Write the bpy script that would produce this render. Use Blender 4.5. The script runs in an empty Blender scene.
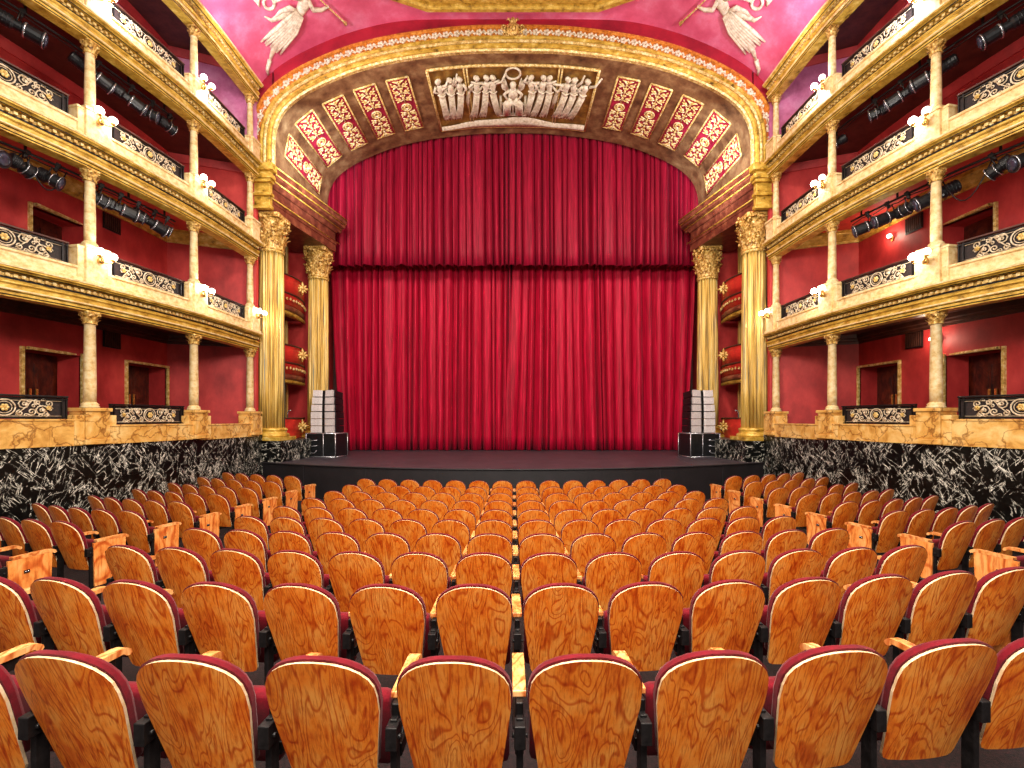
import bpy, bmesh, math, random
from mathutils import Vector, Matrix
PI = math.pi
random.seed(7)
E = 2.4                     # eye height above the stage-front floor
COL = bpy.context.scene.collection
SC = bpy.context.scene

# ------------------------------------------------------------ camera, world, lights
cam_d = bpy.data.cameras.new('camera'); cam = bpy.data.objects.new('camera', cam_d); COL.objects.link(cam)
cam.location = (0, 0, E); cam.rotation_euler = (PI/2, 0, 0)
cam_d.sensor_width = 36; cam_d.lens = 16.0
cam_d.shift_x = -1/1024; cam_d.shift_y = 34/1024
cam_d.clip_start = 0.05; cam_d.clip_end = 200
SC.camera = cam

W = bpy.data.worlds.new('world'); SC.world = W; W.use_nodes = True
W.node_tree.nodes['Background'].inputs[0].default_value = (1.0, 0.93, 0.86, 1)
W.node_tree.nodes['Background'].inputs[1].default_value = 0.38

def lamp(name, kind, loc, power, color=(1, .9, .78), size=1.0, aim=None, size_y=None, spot=None):
    d = bpy.data.lights.new(name, kind); d.energy = power; d.color = color
    if kind == 'AREA':
        d.size = size
        if size_y: d.shape = 'RECTANGLE'; d.size_y = size_y
    elif kind == 'SPOT':
        d.spot_size = spot; d.spot_blend = .6; d.shadow_soft_size = size
    else: d.shadow_soft_size = size
    o = bpy.data.objects.new(name, d); COL.objects.link(o); o.location = loc
    if aim is not None:
        o.rotation_euler = (Vector(aim)-Vector(loc)).to_track_quat('-Z', 'Y').to_euler()
    return o
lamp('chandelier_light', 'AREA', (0, 5.5, 13.2), 1100, (1, .9, .76), 3.0, (0, 6.5, 0))
lamp('seat_fill', 'AREA', (0, -1.0, 7.0), 900, (1, .93, .84), 4.0, (0, 7.5, 0.0), 2.0)  # added fill for the seat backs, not a visible lamp
for s in (-1, 1):
    lamp('gallery_fill', 'AREA', (s*3.0, 3.0, 8.0), 460, (1, .9, .75), 3.0, (-s*9.0, 10.5, 6.5))  # added fill brightening the facing gallery, no fixture there
    lamp('arch_cool_fill', 'SPOT', (s*4.6, 12.9, 9.2), 1500, (.82, .9, 1.0), .2, (s*7.5, 16.3, 11.4), spot=math.radians(52))  # added cool spot for the arch corners, its fixture unseen
    lamp('vault_fill', 'SPOT', (s*7.0, 11.2, E+9.6), 260, (1, .84, .96), .15, (s*6.6, 13.6, E+12), spot=math.radians(120))  # added lilac spot brightening the vault, an invented unseen fixture
    lamp('curtain_side_fill', 'AREA', (s*6.2, 13.0, 11.5), 300, (1, .86, .84), 1.2, (-s*2.5, 19.5, 5.5))  # added unseen side key that models the curtain folds
SC.view_settings.view_transform = 'Standard'; SC.view_settings.look = 'None'
SC.view_settings.gamma = 1; SC.view_settings.use_curve_mapping = False
SC.view_settings.exposure = 0.3

# ------------------------------------------------------------ helpers
def lin(c):
    return tuple(((x/255)/12.92 if x/255 <= .04045 else ((x/255+.055)/1.055)**2.4) for x in c)
def lerp(a, b, t): return a+(b-a)*t
def interp(pts, x):
    """smooth (Catmull-Rom) interpolation through sorted (x, y) points"""
    n = len(pts)
    if x <= pts[0][0]: i = 0
    elif x >= pts[-1][0]: i = n-2
    else:
        i = max(k for k in range(n-1) if pts[k][0] <= x)
    def slope(k):
        if k <= 0: return (pts[1][1]-pts[0][1])/(pts[1][0]-pts[0][0])
        if k >= n-1: return (pts[-1][1]-pts[-2][1])/(pts[-1][0]-pts[-2][0])
        return (pts[k+1][1]-pts[k-1][1])/(pts[k+1][0]-pts[k-1][0])
    x0, y0 = pts[i]; x1, y1 = pts[i+1]; h = x1-x0; t = (x-x0)/h
    m0, m1 = slope(i)*h, slope(i+1)*h
    if t < 0: return y0+m0*t
    if t > 1: return y1+m1*(t-1)
    return (2*t**3-3*t*t+1)*y0+(t**3-2*t*t+t)*m0+(-2*t**3+3*t*t)*y1+(t**3-t*t)*m1

class NT:
    def __init__(s, name):
        s.m = bpy.data.materials.new(name); s.m.use_nodes = True
        s.t = s.m.node_tree; s.b = s.t.nodes['Principled BSDF']
        s.tc = s.t.nodes.new('ShaderNodeTexCoord')
    def n(s, k, **kw):
        o = s.t.nodes.new('ShaderNode'+k)
        for a, b in kw.items(): setattr(o, a, b)
        return o
    def l(s, a, b): s.t.links.new(a, b)
    def co(s, scale=(1, 1, 1), rnd=False, rot=(0, 0, 0)):
        mp = s.n('Mapping'); mp.inputs['Scale'].default_value = scale; mp.inputs['Rotation'].default_value = rot
        if rnd:
            oi = s.n('ObjectInfo'); mu = s.n('Math', operation='MULTIPLY'); mu.inputs[1].default_value = 37.0
            s.l(oi.outputs['Random'], mu.inputs[0])
            ad = s.n('VectorMath', operation='ADD'); s.l(s.tc.outputs['Object'], ad.inputs[0]); s.l(mu.outputs[0], ad.inputs[1])
            s.l(ad.outputs[0], mp.inputs[0])
        else: s.l(s.tc.outputs['Object'], mp.inputs[0])
        return mp.outputs[0]
    def noise(s, co, scale, detail=4, rough=.6, dist=0):
        o = s.n('TexNoise'); o.inputs['Scale'].default_value = scale; o.inputs['Detail'].default_value = detail
        o.inputs['Roughness'].default_value = rough; o.inputs['Distortion'].default_value = dist
        s.l(co, o.inputs['Vector']); return o.outputs['Fac']
    def ramp(s, fac, stops, interp_='LINEAR'):
        o = s.n('ValToRGB'); o.color_ramp.interpolation = interp_; e = o.color_ramp.elements
        while len(e) < len(stops): e.new(.5)
        for k, (p, c) in enumerate(stops): e[k].position = p; e[k].color = (*lin(c), 1)
        s.l(fac, o.inputs[0]); return o.outputs[0]
    def mix(s, fac, a, b, mode='MIX'):
        o = s.n('MixRGB', blend_type=mode)
        if isinstance(fac, float): o.inputs[0].default_value = fac
        else: s.l(fac, o.inputs[0])
        s.l(a, o.inputs[1]); s.l(b, o.inputs[2]); return o.outputs[0]
    def bump(s, h, strength=.3, dist=.02):
        o = s.n('Bump'); o.inputs['Strength'].default_value = strength; o.inputs['Distance'].default_value = dist
        s.l(h, o.inputs['Height']); s.l(o.outputs[0], s.b.inputs['Normal'])
    def fin(s, col=None, rough=.5, metal=0, spec=None):
        if col is not None: s.l(col, s.b.inputs['Base Color'])
        s.b.inputs['Roughness'].default_value = rough; s.b.inputs['Metallic'].default_value = metal
        if spec is not None: s.b.inputs['Specular IOR Level'].default_value = spec
        return s.m

def mottled(name, stops, scale=6, st=(1, 1, 1), rough=.5, metal=0, bump=.2, bscale=40, detail=6, rnd=False, spec=None, bd=.01):
    t = NT(name); c = t.co(st, rnd)
    col = t.ramp(t.noise(c, scale, detail, .65), stops)
    if bump: t.bump(t.noise(c, bscale, 4, .6), bump, bd)
    return t.fin(col, rough, metal, spec)

MAT = {}
MAT['gold'] = mottled('gilded_plaster', [(.3, (88, 66, 22)), (.42, (184, 142, 46)), (.58, (218, 180, 76)), (.74, (248, 230, 152))], 5, (1, 1, 1.4), .36, .18, .6, 22, bd=.02)
MAT['gold_dark'] = mottled('antique_gold', [(.34, (64, 38, 14)), (.46, (190, 140, 60)), (.6, (240, 206, 124)), (.75, (255, 242, 196))], 14, (1, 1, 1), .36, .12, .5, 34)
MAT['gold_column'] = mottled('gilded_column_paint', [(.34, (70, 74, 66)), (.42, (150, 118, 52)), (.5, (216, 176, 84)), (.58, (240, 212, 132)), (.66, (120, 132, 128))], 2.6, (5, 5, .12), .38, .12, .15, 20)
MAT['gold_orange'] = mottled('orange_gilding', [(.3, (150, 78, 24)), (.5, (212, 130, 48)), (.7, (240, 178, 84))], 10, (1, 1, 1), .42, .2, .3)
MAT['cream'] = mottled('cream_painted_plaster', [(.28, (186, 142, 80)), (.46, (226, 194, 134)), (.66, (242, 222, 178))], 9, (1, 1, 1), .5, 0, .25, 40)
MAT['cream_gold'] = mottled('cream_gold_leaf', [(.3, (140, 96, 36)), (.5, (220, 184, 104)), (.66, (250, 236, 182))], 12, (1, 1, 1), .4, .15, .4)
MAT['arab'] = mottled('pale_gold_arabesque', [(.35, (196, 150, 70)), (.5, (236, 208, 132)), (.65, (252, 244, 214))], 10, (1, 1, 1), .45, .05, .3)
MAT['relief'] = mottled('ivory_relief_plaster', [(.3, (176, 158, 128)), (.5, (226, 212, 184)), (.7, (248, 240, 222))], 9, (1, 1, 1), .55, 0, .2)
MAT['red_wall'] = mottled('red_wall_paint', [(.25, (140, 28, 28)), (.5, (184, 48, 48)), (.75, (214, 72, 66))], 1.6, (1, 1, .6), .55, 0, .15, 60)
MAT['red_ceiling'] = mottled('vermilion_ceiling_paint', [(.3, (178, 44, 40)), (.6, (214, 66, 54))], 2, rough=.6, bump=.1)
MAT['red_box'] = mottled('red_box_front_paint', [(.3, (150, 30, 26)), (.6, (200, 50, 38))], 3, rough=.4, bump=.1)
MAT['wine_wall'] = mottled('wine_red_paint', [(.3, (128, 14, 34)), (.6, (172, 28, 50))], 1.2, rough=.55, bump=.12)
MAT['pink'] = mottled('rose_vault_paint', [(.25, (196, 62, 96)), (.5, (222, 98, 132)), (.75, (240, 150, 182))], .9, (1, 1, 1), .6, 0, .12, 30, 7)
MAT['lamplit_wall'] = mottled('lamplit_mauve_wall', [(.3, (170, 80, 120)), (.5, (206, 116, 156)), (.75, (232, 168, 200))], 1.5, rough=.6, bump=.12)  # lilac lamplight on the top-tier wall, put into its colour
MAT['soffit'] = mottled('brown_patinated_soffit', [(.28, (62, 40, 26)), (.45, (122, 86, 56)), (.58, (152, 118, 80)), (.75, (190, 160, 116))], 2.2, (1, 1, 1), .42, .1, .3, 22, 9)
MAT['soffit_red'] = mottled('red_brown_marbled_paint', [(.28, (60, 26, 18)), (.5, (112, 56, 38)), (.72, (160, 96, 66))], 3.5, (1, 1, 1), .4, .05, .35, 22, 9)
MAT['relief_ground'] = mottled('olive_gold_ground', [(.3, (74, 48, 20)), (.5, (138, 100, 40)), (.72, (196, 158, 74))], 2.4, (1, 1, 1), .42, .2, .3)
MAT['panel_red'] = mottled('crimson_panel_paint', [(.3, (130, 18, 44)), (.7, (186, 40, 72))], 6, rough=.5, bump=.1)
MAT['iron'] = mottled('black_iron', [(.3, (14, 12, 12)), (.7, (40, 36, 36))], 20, rough=.4, metal=.4, bump=.2)
MAT['backing'] = mottled('dark_backing_board', [(.4, (10, 8, 8)), (.6, (44, 24, 22))], 30, rough=.7, bump=.3, bscale=120)
MAT['black'] = mottled('black_painted_metal', [(.3, (12, 12, 14)), (.7, (34, 34, 38))], 16, rough=.35, metal=.2, bump=.15)
MAT['chrome'] = mottled('bright_metal', [(.3, (150, 150, 156)), (.7, (220, 220, 226))], 14, rough=.25, metal=.8, bump=.1)
MAT['scroll'] = mottled('cream_painted_ironwork', [(.35, (170, 142, 104)), (.6, (236, 220, 192))], 14, rough=.4, metal=.1, bump=.1)
MAT['scroll_gold'] = mottled('gold_painted_ironwork', [(.35, (150, 100, 40)), (.6, (232, 190, 100))], 14, rough=.4, metal=.2, bump=.1)
MAT['velvet'] = mottled('red_velvet_upholstery', [(.3, (84, 2, 14)), (.7, (116, 5, 24))], 20, rough=.8, bump=.2, bscale=90, spec=.15)
MAT['velvet'].node_tree.nodes['Principled BSDF'].inputs['Sheen Weight'].default_value = .08
MAT['carpet'] = mottled('dark_red_carpet', [(.35, (10, 4, 5)), (.5, (26, 8, 10)), (.62, (42, 18, 20))], 40, rough=.95, bump=.5, bscale=140)
MAT['stage_top'] = mottled('grey_stage_lino', [(.3, (40, 34, 40)), (.7, (66, 57, 65))], 1.4, (1, 3, 1), rough=.5, bump=.08)
MAT['stage_front'] = mottled('black_stage_apron_paint', [(.3, (18, 14, 17)), (.7, (32, 26, 30))], 3, rough=.6, bump=.15)
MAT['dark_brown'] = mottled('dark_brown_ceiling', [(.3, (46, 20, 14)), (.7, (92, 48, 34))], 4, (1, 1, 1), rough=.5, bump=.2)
MAT['speaker_face'] = mottled('pale_grey_grille', [(.35, (168, 158, 158)), (.6, (226, 218, 216))], 60, rough=.5, bump=.4, bscale=200)
MAT['brass'] = mottled('polished_brass', [(.3, (190, 140, 60)), (.7, (240, 200, 120))], 12, rough=.25, metal=.8, bump=.05)

def curtain_mat(name, a, b, c):
    t = NT(name); co = t.co((6, 6, .25))
    col = t.ramp(t.noise(co, 3, 5), [(.3, a), (.5, b), (.72, c)])
    t.bump(t.noise(t.co((30, 30, 2)), 6, 3), .25, .01)
    m = t.fin(col, .55, 0, .2)
    t.b.inputs['Sheen Weight'].default_value = .1; t.b.inputs['Sheen Roughness'].default_value = .4
    t.b.inputs['Sheen Tint'].default_value = (1, .35, .5, 1)
    return m
MAT['drape'] = curtain_mat('crimson_velvet_drape', (122, 1, 24), (168, 4, 42), (208, 16, 62))
MAT['valance'] = curtain_mat('deep_crimson_velvet', (96, 1, 24), (136, 4, 36), (168, 14, 52))

def wood(name, dark, mid, light, scale=1.0, rough=.36):
    t = NT(name); co = t.co((1, 1, 1), True)
    sep = t.n('Mapping'); sep.inputs['Scale'].default_value = (8*scale, 3*scale, 1.7*scale); t.l(co, sep.inputs[0])
    n0 = t.n('TexNoise'); n0.inputs['Scale'].default_value = .85; n0.inputs['Detail'].default_value = 1.6; n0.inputs['Distortion'].default_value = .9
    t.l(sep.outputs[0], n0.inputs['Vector'])
    mul = t.n('Math', operation='MULTIPLY'); mul.inputs[1].default_value = 74; t.l(n0.outputs['Fac'], mul.inputs[0])
    sn = t.n('Math', operation='SINE'); t.l(mul.outputs[0], sn.inputs[0])
    ad = t.n('Math', operation='MULTIPLY_ADD'); ad.inputs[1].default_value = .5; ad.inputs[2].default_value = .5; t.l(sn.outputs[0], ad.inputs[0])
    rings = t.ramp(ad.outputs[0], [(0, (206, 140, 96)), (.14, (240, 220, 200)), (.3, (255, 255, 255))])
    fine = t.noise(t.co((70*scale, 20, 5*scale), True), 1.5, 4, .6)
    blotch = t.noise(t.co((3, 3, 1.6), True), 2.2, 6, .65)
    base = t.ramp(blotch, [(.36, dark), (.47, mid), (.66, light)])
    f2 = t.ramp(fine, [(.36, (204, 166, 132)), (.52, (255, 255, 255))])
    c = t.mix(.85, base, rings, 'MULTIPLY'); c = t.mix(.8, c, f2, 'MULTIPLY')
    t.bump(fine, .1, .004)
    return t.fin(c, rough, 0)
MAT['wood'] = wood('orange_figured_plywood', (226, 104, 26), (248, 136, 40), (254, 166, 74))
MAT['wood_edge'] = mottled('pale_plywood_edge', [(.3, (226, 178, 120)), (.7, (255, 232, 196))], 20, rough=.3, bump=.1)
MAT['wood_arm'] = wood('honey_wood_armrest', (200, 120, 60), (232, 158, 88), (246, 190, 126), .6, .35)
MAT['wood_panel'] = wood('amber_plywood_panel', (206, 112, 46), (236, 146, 70), (250, 176, 104), .5, .4)
MAT['door_wood'] = wood('dark_mahogany', (44, 14, 8), (78, 26, 14), (110, 44, 24), .5, .3)

def marble():
    t = NT('black_marble_white_veins')
    co = t.co((1, 1, 1)); outs = []
    for rot, st, sc, w in (((.75, 0, 0), (1, 3.2, .7), 1.9, .011), ((-.65, 0, 0), (1, 3.4, .75), 2.2, .011), ((.2, 0, 0), (1, 3.0, .8), 3.2, .012)):
        r_ = t.n('Mapping'); r_.inputs['Rotation'].default_value = rot; t.l(co, r_.inputs[0])
        mp = t.n('Mapping'); mp.inputs['Scale'].default_value = st; t.l(r_.outputs[0], mp.inputs[0])
        n = t.noise(mp.outputs[0], sc, 4, .55, .4)
        sb = t.n('Math', operation='SUBTRACT'); sb.inputs[1].default_value = .5; t.l(n, sb.inputs[0])
        ab = t.n('Math', operation='ABSOLUTE'); t.l(sb.outputs[0], ab.inputs[0])
        outs.append(t.ramp(ab.outputs[0], [(0, (255, 252, 240)), (w*.5, (190, 186, 170)), (w*1.1, (0, 0, 0))]))
    masks = [t.ramp(t.noise(t.co((1, 1, 1), False, (q, q, 0)), 2.6, 3), [(.47, (0, 0, 0)), (.55, (255, 255, 255))]) for q in (0, 1.3, 2.2, .7)]
    v = None
    for o, k in zip(outs, masks):
        x = t.mix(1.0, o, k, 'MULTIPLY'); v = x if v is None else t.mix(1.0, v, x, 'LIGHTEN')
    base = t.ramp(t.noise(co, 12, 6, .7), [(.4, (3, 3, 3)), (.62, (12, 14, 13)), (.76, (44, 48, 44))])
    return t.fin(t.mix(1.0, base, v, 'LIGHTEN'), .3, 0, .3)
MAT['marble'] = marble()

def ystone():
    t = NT('yellow_veined_stone'); co = t.co()
    base = t.ramp(t.noise(co, 2.6, 6, .65, .6), [(.3, (176, 116, 40)), (.48, (222, 170, 88)), (.66, (240, 206, 136))])
    v = t.n('TexVoronoi', feature='DISTANCE_TO_EDGE'); v.inputs['Scale'].default_value = 2.0
    nz = t.n('TexNoise'); nz.inputs['Scale'].default_value = 2.5; nz.inputs['Detail'].default_value = 6; t.l(co, nz.inputs['Vector'])
    ad = t.n('VectorMath', operation='ADD'); t.l(co, ad.inputs[0]); t.l(nz.outputs['Color'], ad.inputs[1]); t.l(ad.outputs[0], v.inputs['Vector'])
    crack = t.ramp(v.outputs['Distance'], [(0, (110, 66, 30)), (.03, (220, 200, 180)), (.06, (255, 255, 255))])
    return t.fin(t.mix(.75, base, crack, 'MULTIPLY'), .35, 0)
MAT['ystone'] = ystone()

def emissive(name, col, st):
    t = NT(name); t.b.inputs['Base Color'].default_value = (1, 1, 1, 1)
    t.b.inputs['Emission Color'].default_value = (*lin(col), 1); t.b.inputs['Emission Strength'].default_value = st
    return t.m
MAT['globe_lit'] = emissive('lit_frosted_globe', (255, 250, 242), 20)
MAT['globe_dim'] = emissive('soft_lit_frosted_globe', (255, 246, 232), 2.2)
MAT['lens'] = mottled('dark_glass_lens', [(.3, (30, 30, 40)), (.7, (90, 90, 110))], 8, rough=.1, metal=.3, bump=0)

class M:
    """collects shapes; build() links them as ONE mesh object"""
    def __init__(s, T=None): s.v, s.f, s.mi, s.sm, s.T = [], [], [], [], T
    def add(s, verts, faces, mat=0, smooth=False):
        b = len(s.v)
        s.v += [s.T(tuple(p)) if s.T else tuple(p) for p in verts]
        for f in faces: s.f.append([b+i for i in f]); s.mi.append(mat); s.sm.append(smooth)
    def box(s, c, d, rz=0, mat=0, taper=1.0):
        cx, cy, cz = c; hx, hy, hz = d[0]/2, d[1]/2, d[2]/2; ca, sa = math.cos(rz), math.sin(rz); vs = []
        for z, k in ((-hz, 1), (hz, taper)):
            for x, y in ((-hx, -hy), (hx, -hy), (hx, hy), (-hx, hy)):
                x *= k; y *= k; vs.append((cx+x*ca-y*sa, cy+x*sa+y*ca, cz+z))
        s.add(vs, [(0, 3, 2, 1), (4, 5, 6, 7), (0, 1, 5, 4), (1, 2, 6, 5), (2, 3, 7, 6), (3, 0, 4, 7)], mat)
    def lathe(s, prof, c=(0, 0, 0), n=24, mat=0, rmod=None, smooth=True):
        vs, fs = [], []
        for r, z in prof:
            for k in range(n):
                a = 2*PI*k/n; rr = r*(rmod(a, z) if rmod else 1)
                vs.append((c[0]+rr*math.cos(a), c[1]+rr*math.sin(a), c[2]+z))
        m = len(prof)
        for i in range(m-1):
            for k in range(n):
                fs.append((i*n+k, i*n+(k+1) % n, (i+1)*n+(k+1) % n, (i+1)*n+k))
        fs.append(tuple(range(n-1, -1, -1))); fs.append(tuple((m-1)*n+k for k in range(n)))
        s.add(vs, fs, mat, smooth)
    def tube(s, pts, r, n=6, mat=0, flat=None, smooth=True):
        """tube along a polyline; r one radius or one per point; flat = (axis, factor) squashes the section"""
        pts = [Vector(p) for p in pts]; m = len(pts)
        rs = r if isinstance(r, (list, tuple)) else [r]*m
        vs, fs = [], []; up = None
        for i, p in enumerate(pts):
            t = (pts[min(i+1, m-1)]-pts[max(i-1, 0)])
            if t.length < 1e-9: t = Vector((0, 0, 1))
            t.normalize()
            if up is None:
                up = Vector((0, 0, 1)) if abs(t.z) < .9 else Vector((1, 0, 0))
            a = (up-t*up.dot(t)); 
            if a.length < 1e-6: a = t.orthogonal()
            a.normalize(); b = t.cross(a); up = a
            for k in range(n):
                an = 2*PI*k/n; d = (a*math.cos(an)+b*math.sin(an))*rs[i]
                if flat: ax = Vector(flat[0]); d = d-ax*(d.dot(ax)*(1-flat[1]))
                vs.append(tuple(p+d))
        for i in range(m-1):
            for k in range(n): fs.append((i*n+k, i*n+(k+1) % n, (i+1)*n+(k+1) % n, (i+1)*n+k))
        fs.append(tuple(range(n-1, -1, -1))); fs.append(tuple((m-1)*n+k for k in range(n)))
        s.add(vs, fs, mat, smooth)
    def ell(s, c, r, nu=8, nv=5, mat=0, R=None):
        vs, fs = [], []
        for i in range(nv+1):
            th = PI*i/nv
            for k in range(nu):
                ph = 2*PI*k/nu
                p = Vector((r[0]*math.sin(th)*math.cos(ph), r[1]*math.sin(th)*math.sin(ph), r[2]*math.cos(th)))
                if R is not None: p = R @ p
                vs.append((c[0]+p.x, c[1]+p.y, c[2]+p.z))
        for i in range(nv):
            for k in range(nu): fs.append((i*nu+k, (i+1)*nu+k, (i+1)*nu+(k+1) % nu, i*nu+(k+1) % nu))
        s.add(vs, fs, mat, True)
    def grid(s, P, mat=0, smooth=True, closed_v=False):
        """P[i][j] points"""
        n, m = len(P), len(P[0]); fs = []
        for i in range(n-1):
            for j in range(m-1 if not closed_v else m):
                j2 = (j+1) % m; fs.append((i*m+j, i*m+j2, (i+1)*m+j2, (i+1)*m+j))
        s.add([p for row in P for p in row], fs, mat, smooth)
    def prism(s, poly, z0, z1, mat=0):
        n = len(poly)
        vs = [(x, y, z0) for x, y in poly]+[(x, y, z1) for x, y in poly]
        fs = [tuple(range(n-1, -1, -1)), tuple(range(n, 2*n))]+[(i, (i+1) % n, n+(i+1) % n, n+i) for i in range(n)]
        s.add(vs, fs, mat)
    def sweep(s, frames, prof, mat=0, smooth=False):
        """frames: (origin, o-direction, p-direction); prof: closed loop of (o, p)"""
        P = [[tuple(Vector(o)+Vector(a)*x+Vector(b)*y) for x, y in prof] for o, a, b in frames]
        s.grid(P, mat, smooth, True)
        k = len(prof)
        s.add(P[0], [tuple(range(k))], mat); s.add(P[-1], [tuple(range(k-1, -1, -1))], mat)
    def build(s, name, mats, parent=None, org=(0, 0, 0), bevel=0, solid=0, recalc=True):
        me = bpy.data.meshes.new(name)
        me.from_pydata([(x-org[0], y-org[1], z-org[2]) for x, y, z in s.v], [], s.f)
        if not isinstance(mats, (list, tuple)): mats = [mats]
        for m in mats: me.materials.append(MAT[m])
        for i, p in enumerate(me.polygons): p.material_index = s.mi[i]; p.use_smooth = s.sm[i]
        if recalc:
            bm = bmesh.new(); bm.from_mesh(me); bmesh.ops.recalc_face_normals(bm, faces=bm.faces[:]); bm.to_mesh(me); bm.free()
        me.update()
        o = bpy.data.objects.new(name, me); COL.objects.link(o)
        if parent is not None: o.parent = parent
        else: o.location = org
        if bevel:
            b = o.modifiers.new('bevel', 'BEVEL'); b.width = bevel; b.segments = 2; b.limit_method = 'ANGLE'
        if solid:
            b = o.modifiers.new('solid', 'SOLIDIFY'); b.thickness = abs(solid); b.offset = 1 if solid > 0 else -1
        return o

def tag(o, label, cat, group=None, kind=None):
    o['label'] = label; o['category'] = cat
    if group: o['group'] = group
    if kind: o['kind'] = kind
    return o
def thing(name, label, cat, loc=(0, 0, 0), rz=0, group=None):
    o = bpy.data.objects.new(name, None); COL.objects.link(o); o.location = loc; o.rotation_euler = (0, 0, rz)
    o.empty_display_size = .1
    return tag(o, label, cat, group)
def struct(m, name, mats, label=None, **kw):
    o = m.build(name, mats, **kw); o['kind'] = 'structure'
    if label: o['label'] = label
    return o
def dup(root, loc=None, rz=None, label=None, group=None, rot=None):
    def cp(o, par):
        c = o.copy(); COL.objects.link(c); c.parent = par
        for ch in KIDS.get(o.name, []): cp(ch, c)
        return c
    r = cp(root, None)
    if loc is not None: r.location = loc
    if rz is not None: r.rotation_euler = (0, 0, rz)
    if rot is not None: r.rotation_euler = rot
    if label: r['label'] = label
    if group: r['group'] = group
    return r
KIDS = {}
def learn(root):
    """remember a prototype's children, so that copies need no scene scan"""
    todo = [root]
    while todo:
        o = todo.pop(); k = [c for c in bpy.data.objects if c.parent == o]; KIDS[o.name] = k; todo += k
    return root
ORD = ['first', 'second', 'third', 'fourth', 'fifth', 'sixth', 'seventh', 'eighth', 'ninth', 'tenth', 'eleventh']
SIDE = {-1: 'left', 1: 'right'}

# ------------------------------------------------------------ key curves
PTS_P = [(1.5, 11.0), (4.3, 10.2), (6.7, 9.25), (7.85, 8.85), (9.1, 8.46), (11.55, 8.10), (14.0, 8.09)]
def PX(y): return interp(PTS_P, y)                       # half-width of the hall at the gallery fronts
def slopeP(y): return (PX(y+.05)-PX(y-.05))/.1
DEPTH = 2.2                                             # gallery depth
FL = [(-3, .75), (1.9, .49), (2.87, .43), (3.84, .337), (4.81, .25), (5.78, .177), (6.75, .11), (7.72, .065), (8.69, .03), (9.66, .0), (11, 0), (20, 0)]
def fz(y): return interp(FL, y)                          # raked floor
ARCH_R = [(0, 11.70), (1.4, 11.67), (2.7, 11.54), (3.9, 11.35), (4.9, 11.1), (5.7, 10.8), (6.4, 10.47), (6.95, 10.12), (7.3, 9.78), (7.5, 9.42), (7.6, 9.0), (7.62, 8.5), (7.62, 7.9)]
def resample(pts, n):
    L = [0]
    for a, b in zip(pts, pts[1:]): L.append(L[-1]+math.hypot(b[0]-a[0], b[1]-a[1]))
    xs = [(L[i], pts[i][0]) for i in range(len(pts))]; ys = [(L[i], pts[i][1]) for i in range(len(pts))]
    return L[-1], (lambda t: (interp(xs, t), interp(ys, t)))
ARCH_LEN, _ar = resample(ARCH_R, 0)
def arch(t):
    """point of the arch at signed arc length t from the crown: (x, z world, outward normal)"""
    s = -1 if t < 0 else 1; t = abs(t); x, z = _ar(t); x2, z2 = _ar(min(t+.02, ARCH_LEN)); x1, z1 = _ar(max(t-.02, 0))
    dx, dz = x2-x1, z2-z1; l = math.hypot(dx, dz) or 1
    nx, nz = -dz/l, dx/l                                 # outward (up and out)
    if t < .02: nx, nz = 0, 1
    return s*x, z+E, s*nx, nz
NA = 120
TS = [lerp(-ARCH_LEN, ARCH_LEN, k/NA) for k in range(NA+1)]
VP = [(0, 12.78), (3.0, 12.76), (4.0, 12.66), (5.2, 12.36), (6.2, 11.98), (7.14, 11.5), (7.84, 10.98), (8.3, 10.42)]
def vz(x, y): return E+interp(VP, abs(x)*8.25/(PX(y)+.16))

# ------------------------------------------------------------ floor, stage
m = M()
P = [[(lerp(-11.5, 11.5, i/20), -2.5+.5*j, fz(-2.5+.5*j)) for j in range(36)] for i in range(21)]
m.grid(P); struct(m, 'floor', 'carpet', 'dark red carpeted raked floor of the stalls')

YF = lambda x: 12.45+2.05*(x/8.13)**2
edge = [(lerp(-8.13, 8.13, k/48), YF(lerp(-8.13, 8.13, k/48))) for k in range(49)]
st = thing('stage', 'low black stage with curved apron and grey floor before the curtain', 'stage', (0, 14, 0)); so = (0, 14, 0)
m = M(); m.prism([(x, y+.02) for x, y in edge]+[(8.13, 21.5), (-8.13, 21.5)], .94, 1.0); m.build('stage_floor', 'stage_top', st, so)
m = M()
for a, b in zip(edge, edge[1:]):
    m.add([(a[0], a[1], 0), (b[0], b[1], 0), (b[0], b[1], .955), (a[0], a[1], .955)], [(0, 1, 2, 3)], 0, True)
    m.add([(a[0], a[1]+.1, 0), (b[0], b[1]+.1, 0), (b[0], b[1]+.1, .955), (a[0], a[1]+.1, .955)], [(3, 2, 1, 0)], 0, True)
for xx in (-7.9, -6.3, -4.2, -2.1, 0, 2.1, 4.2, 6.3, 7.9): m.box((xx, YF(xx)-.004, .48), (.02, .02, .94))
m.build('apron_front', 'stage_front', st, so)
m = M(); m.tube([(x, y-.01, .985) for x, y in edge], .025, 6); m.build('nosing', 'stage_front', st, so)

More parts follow.
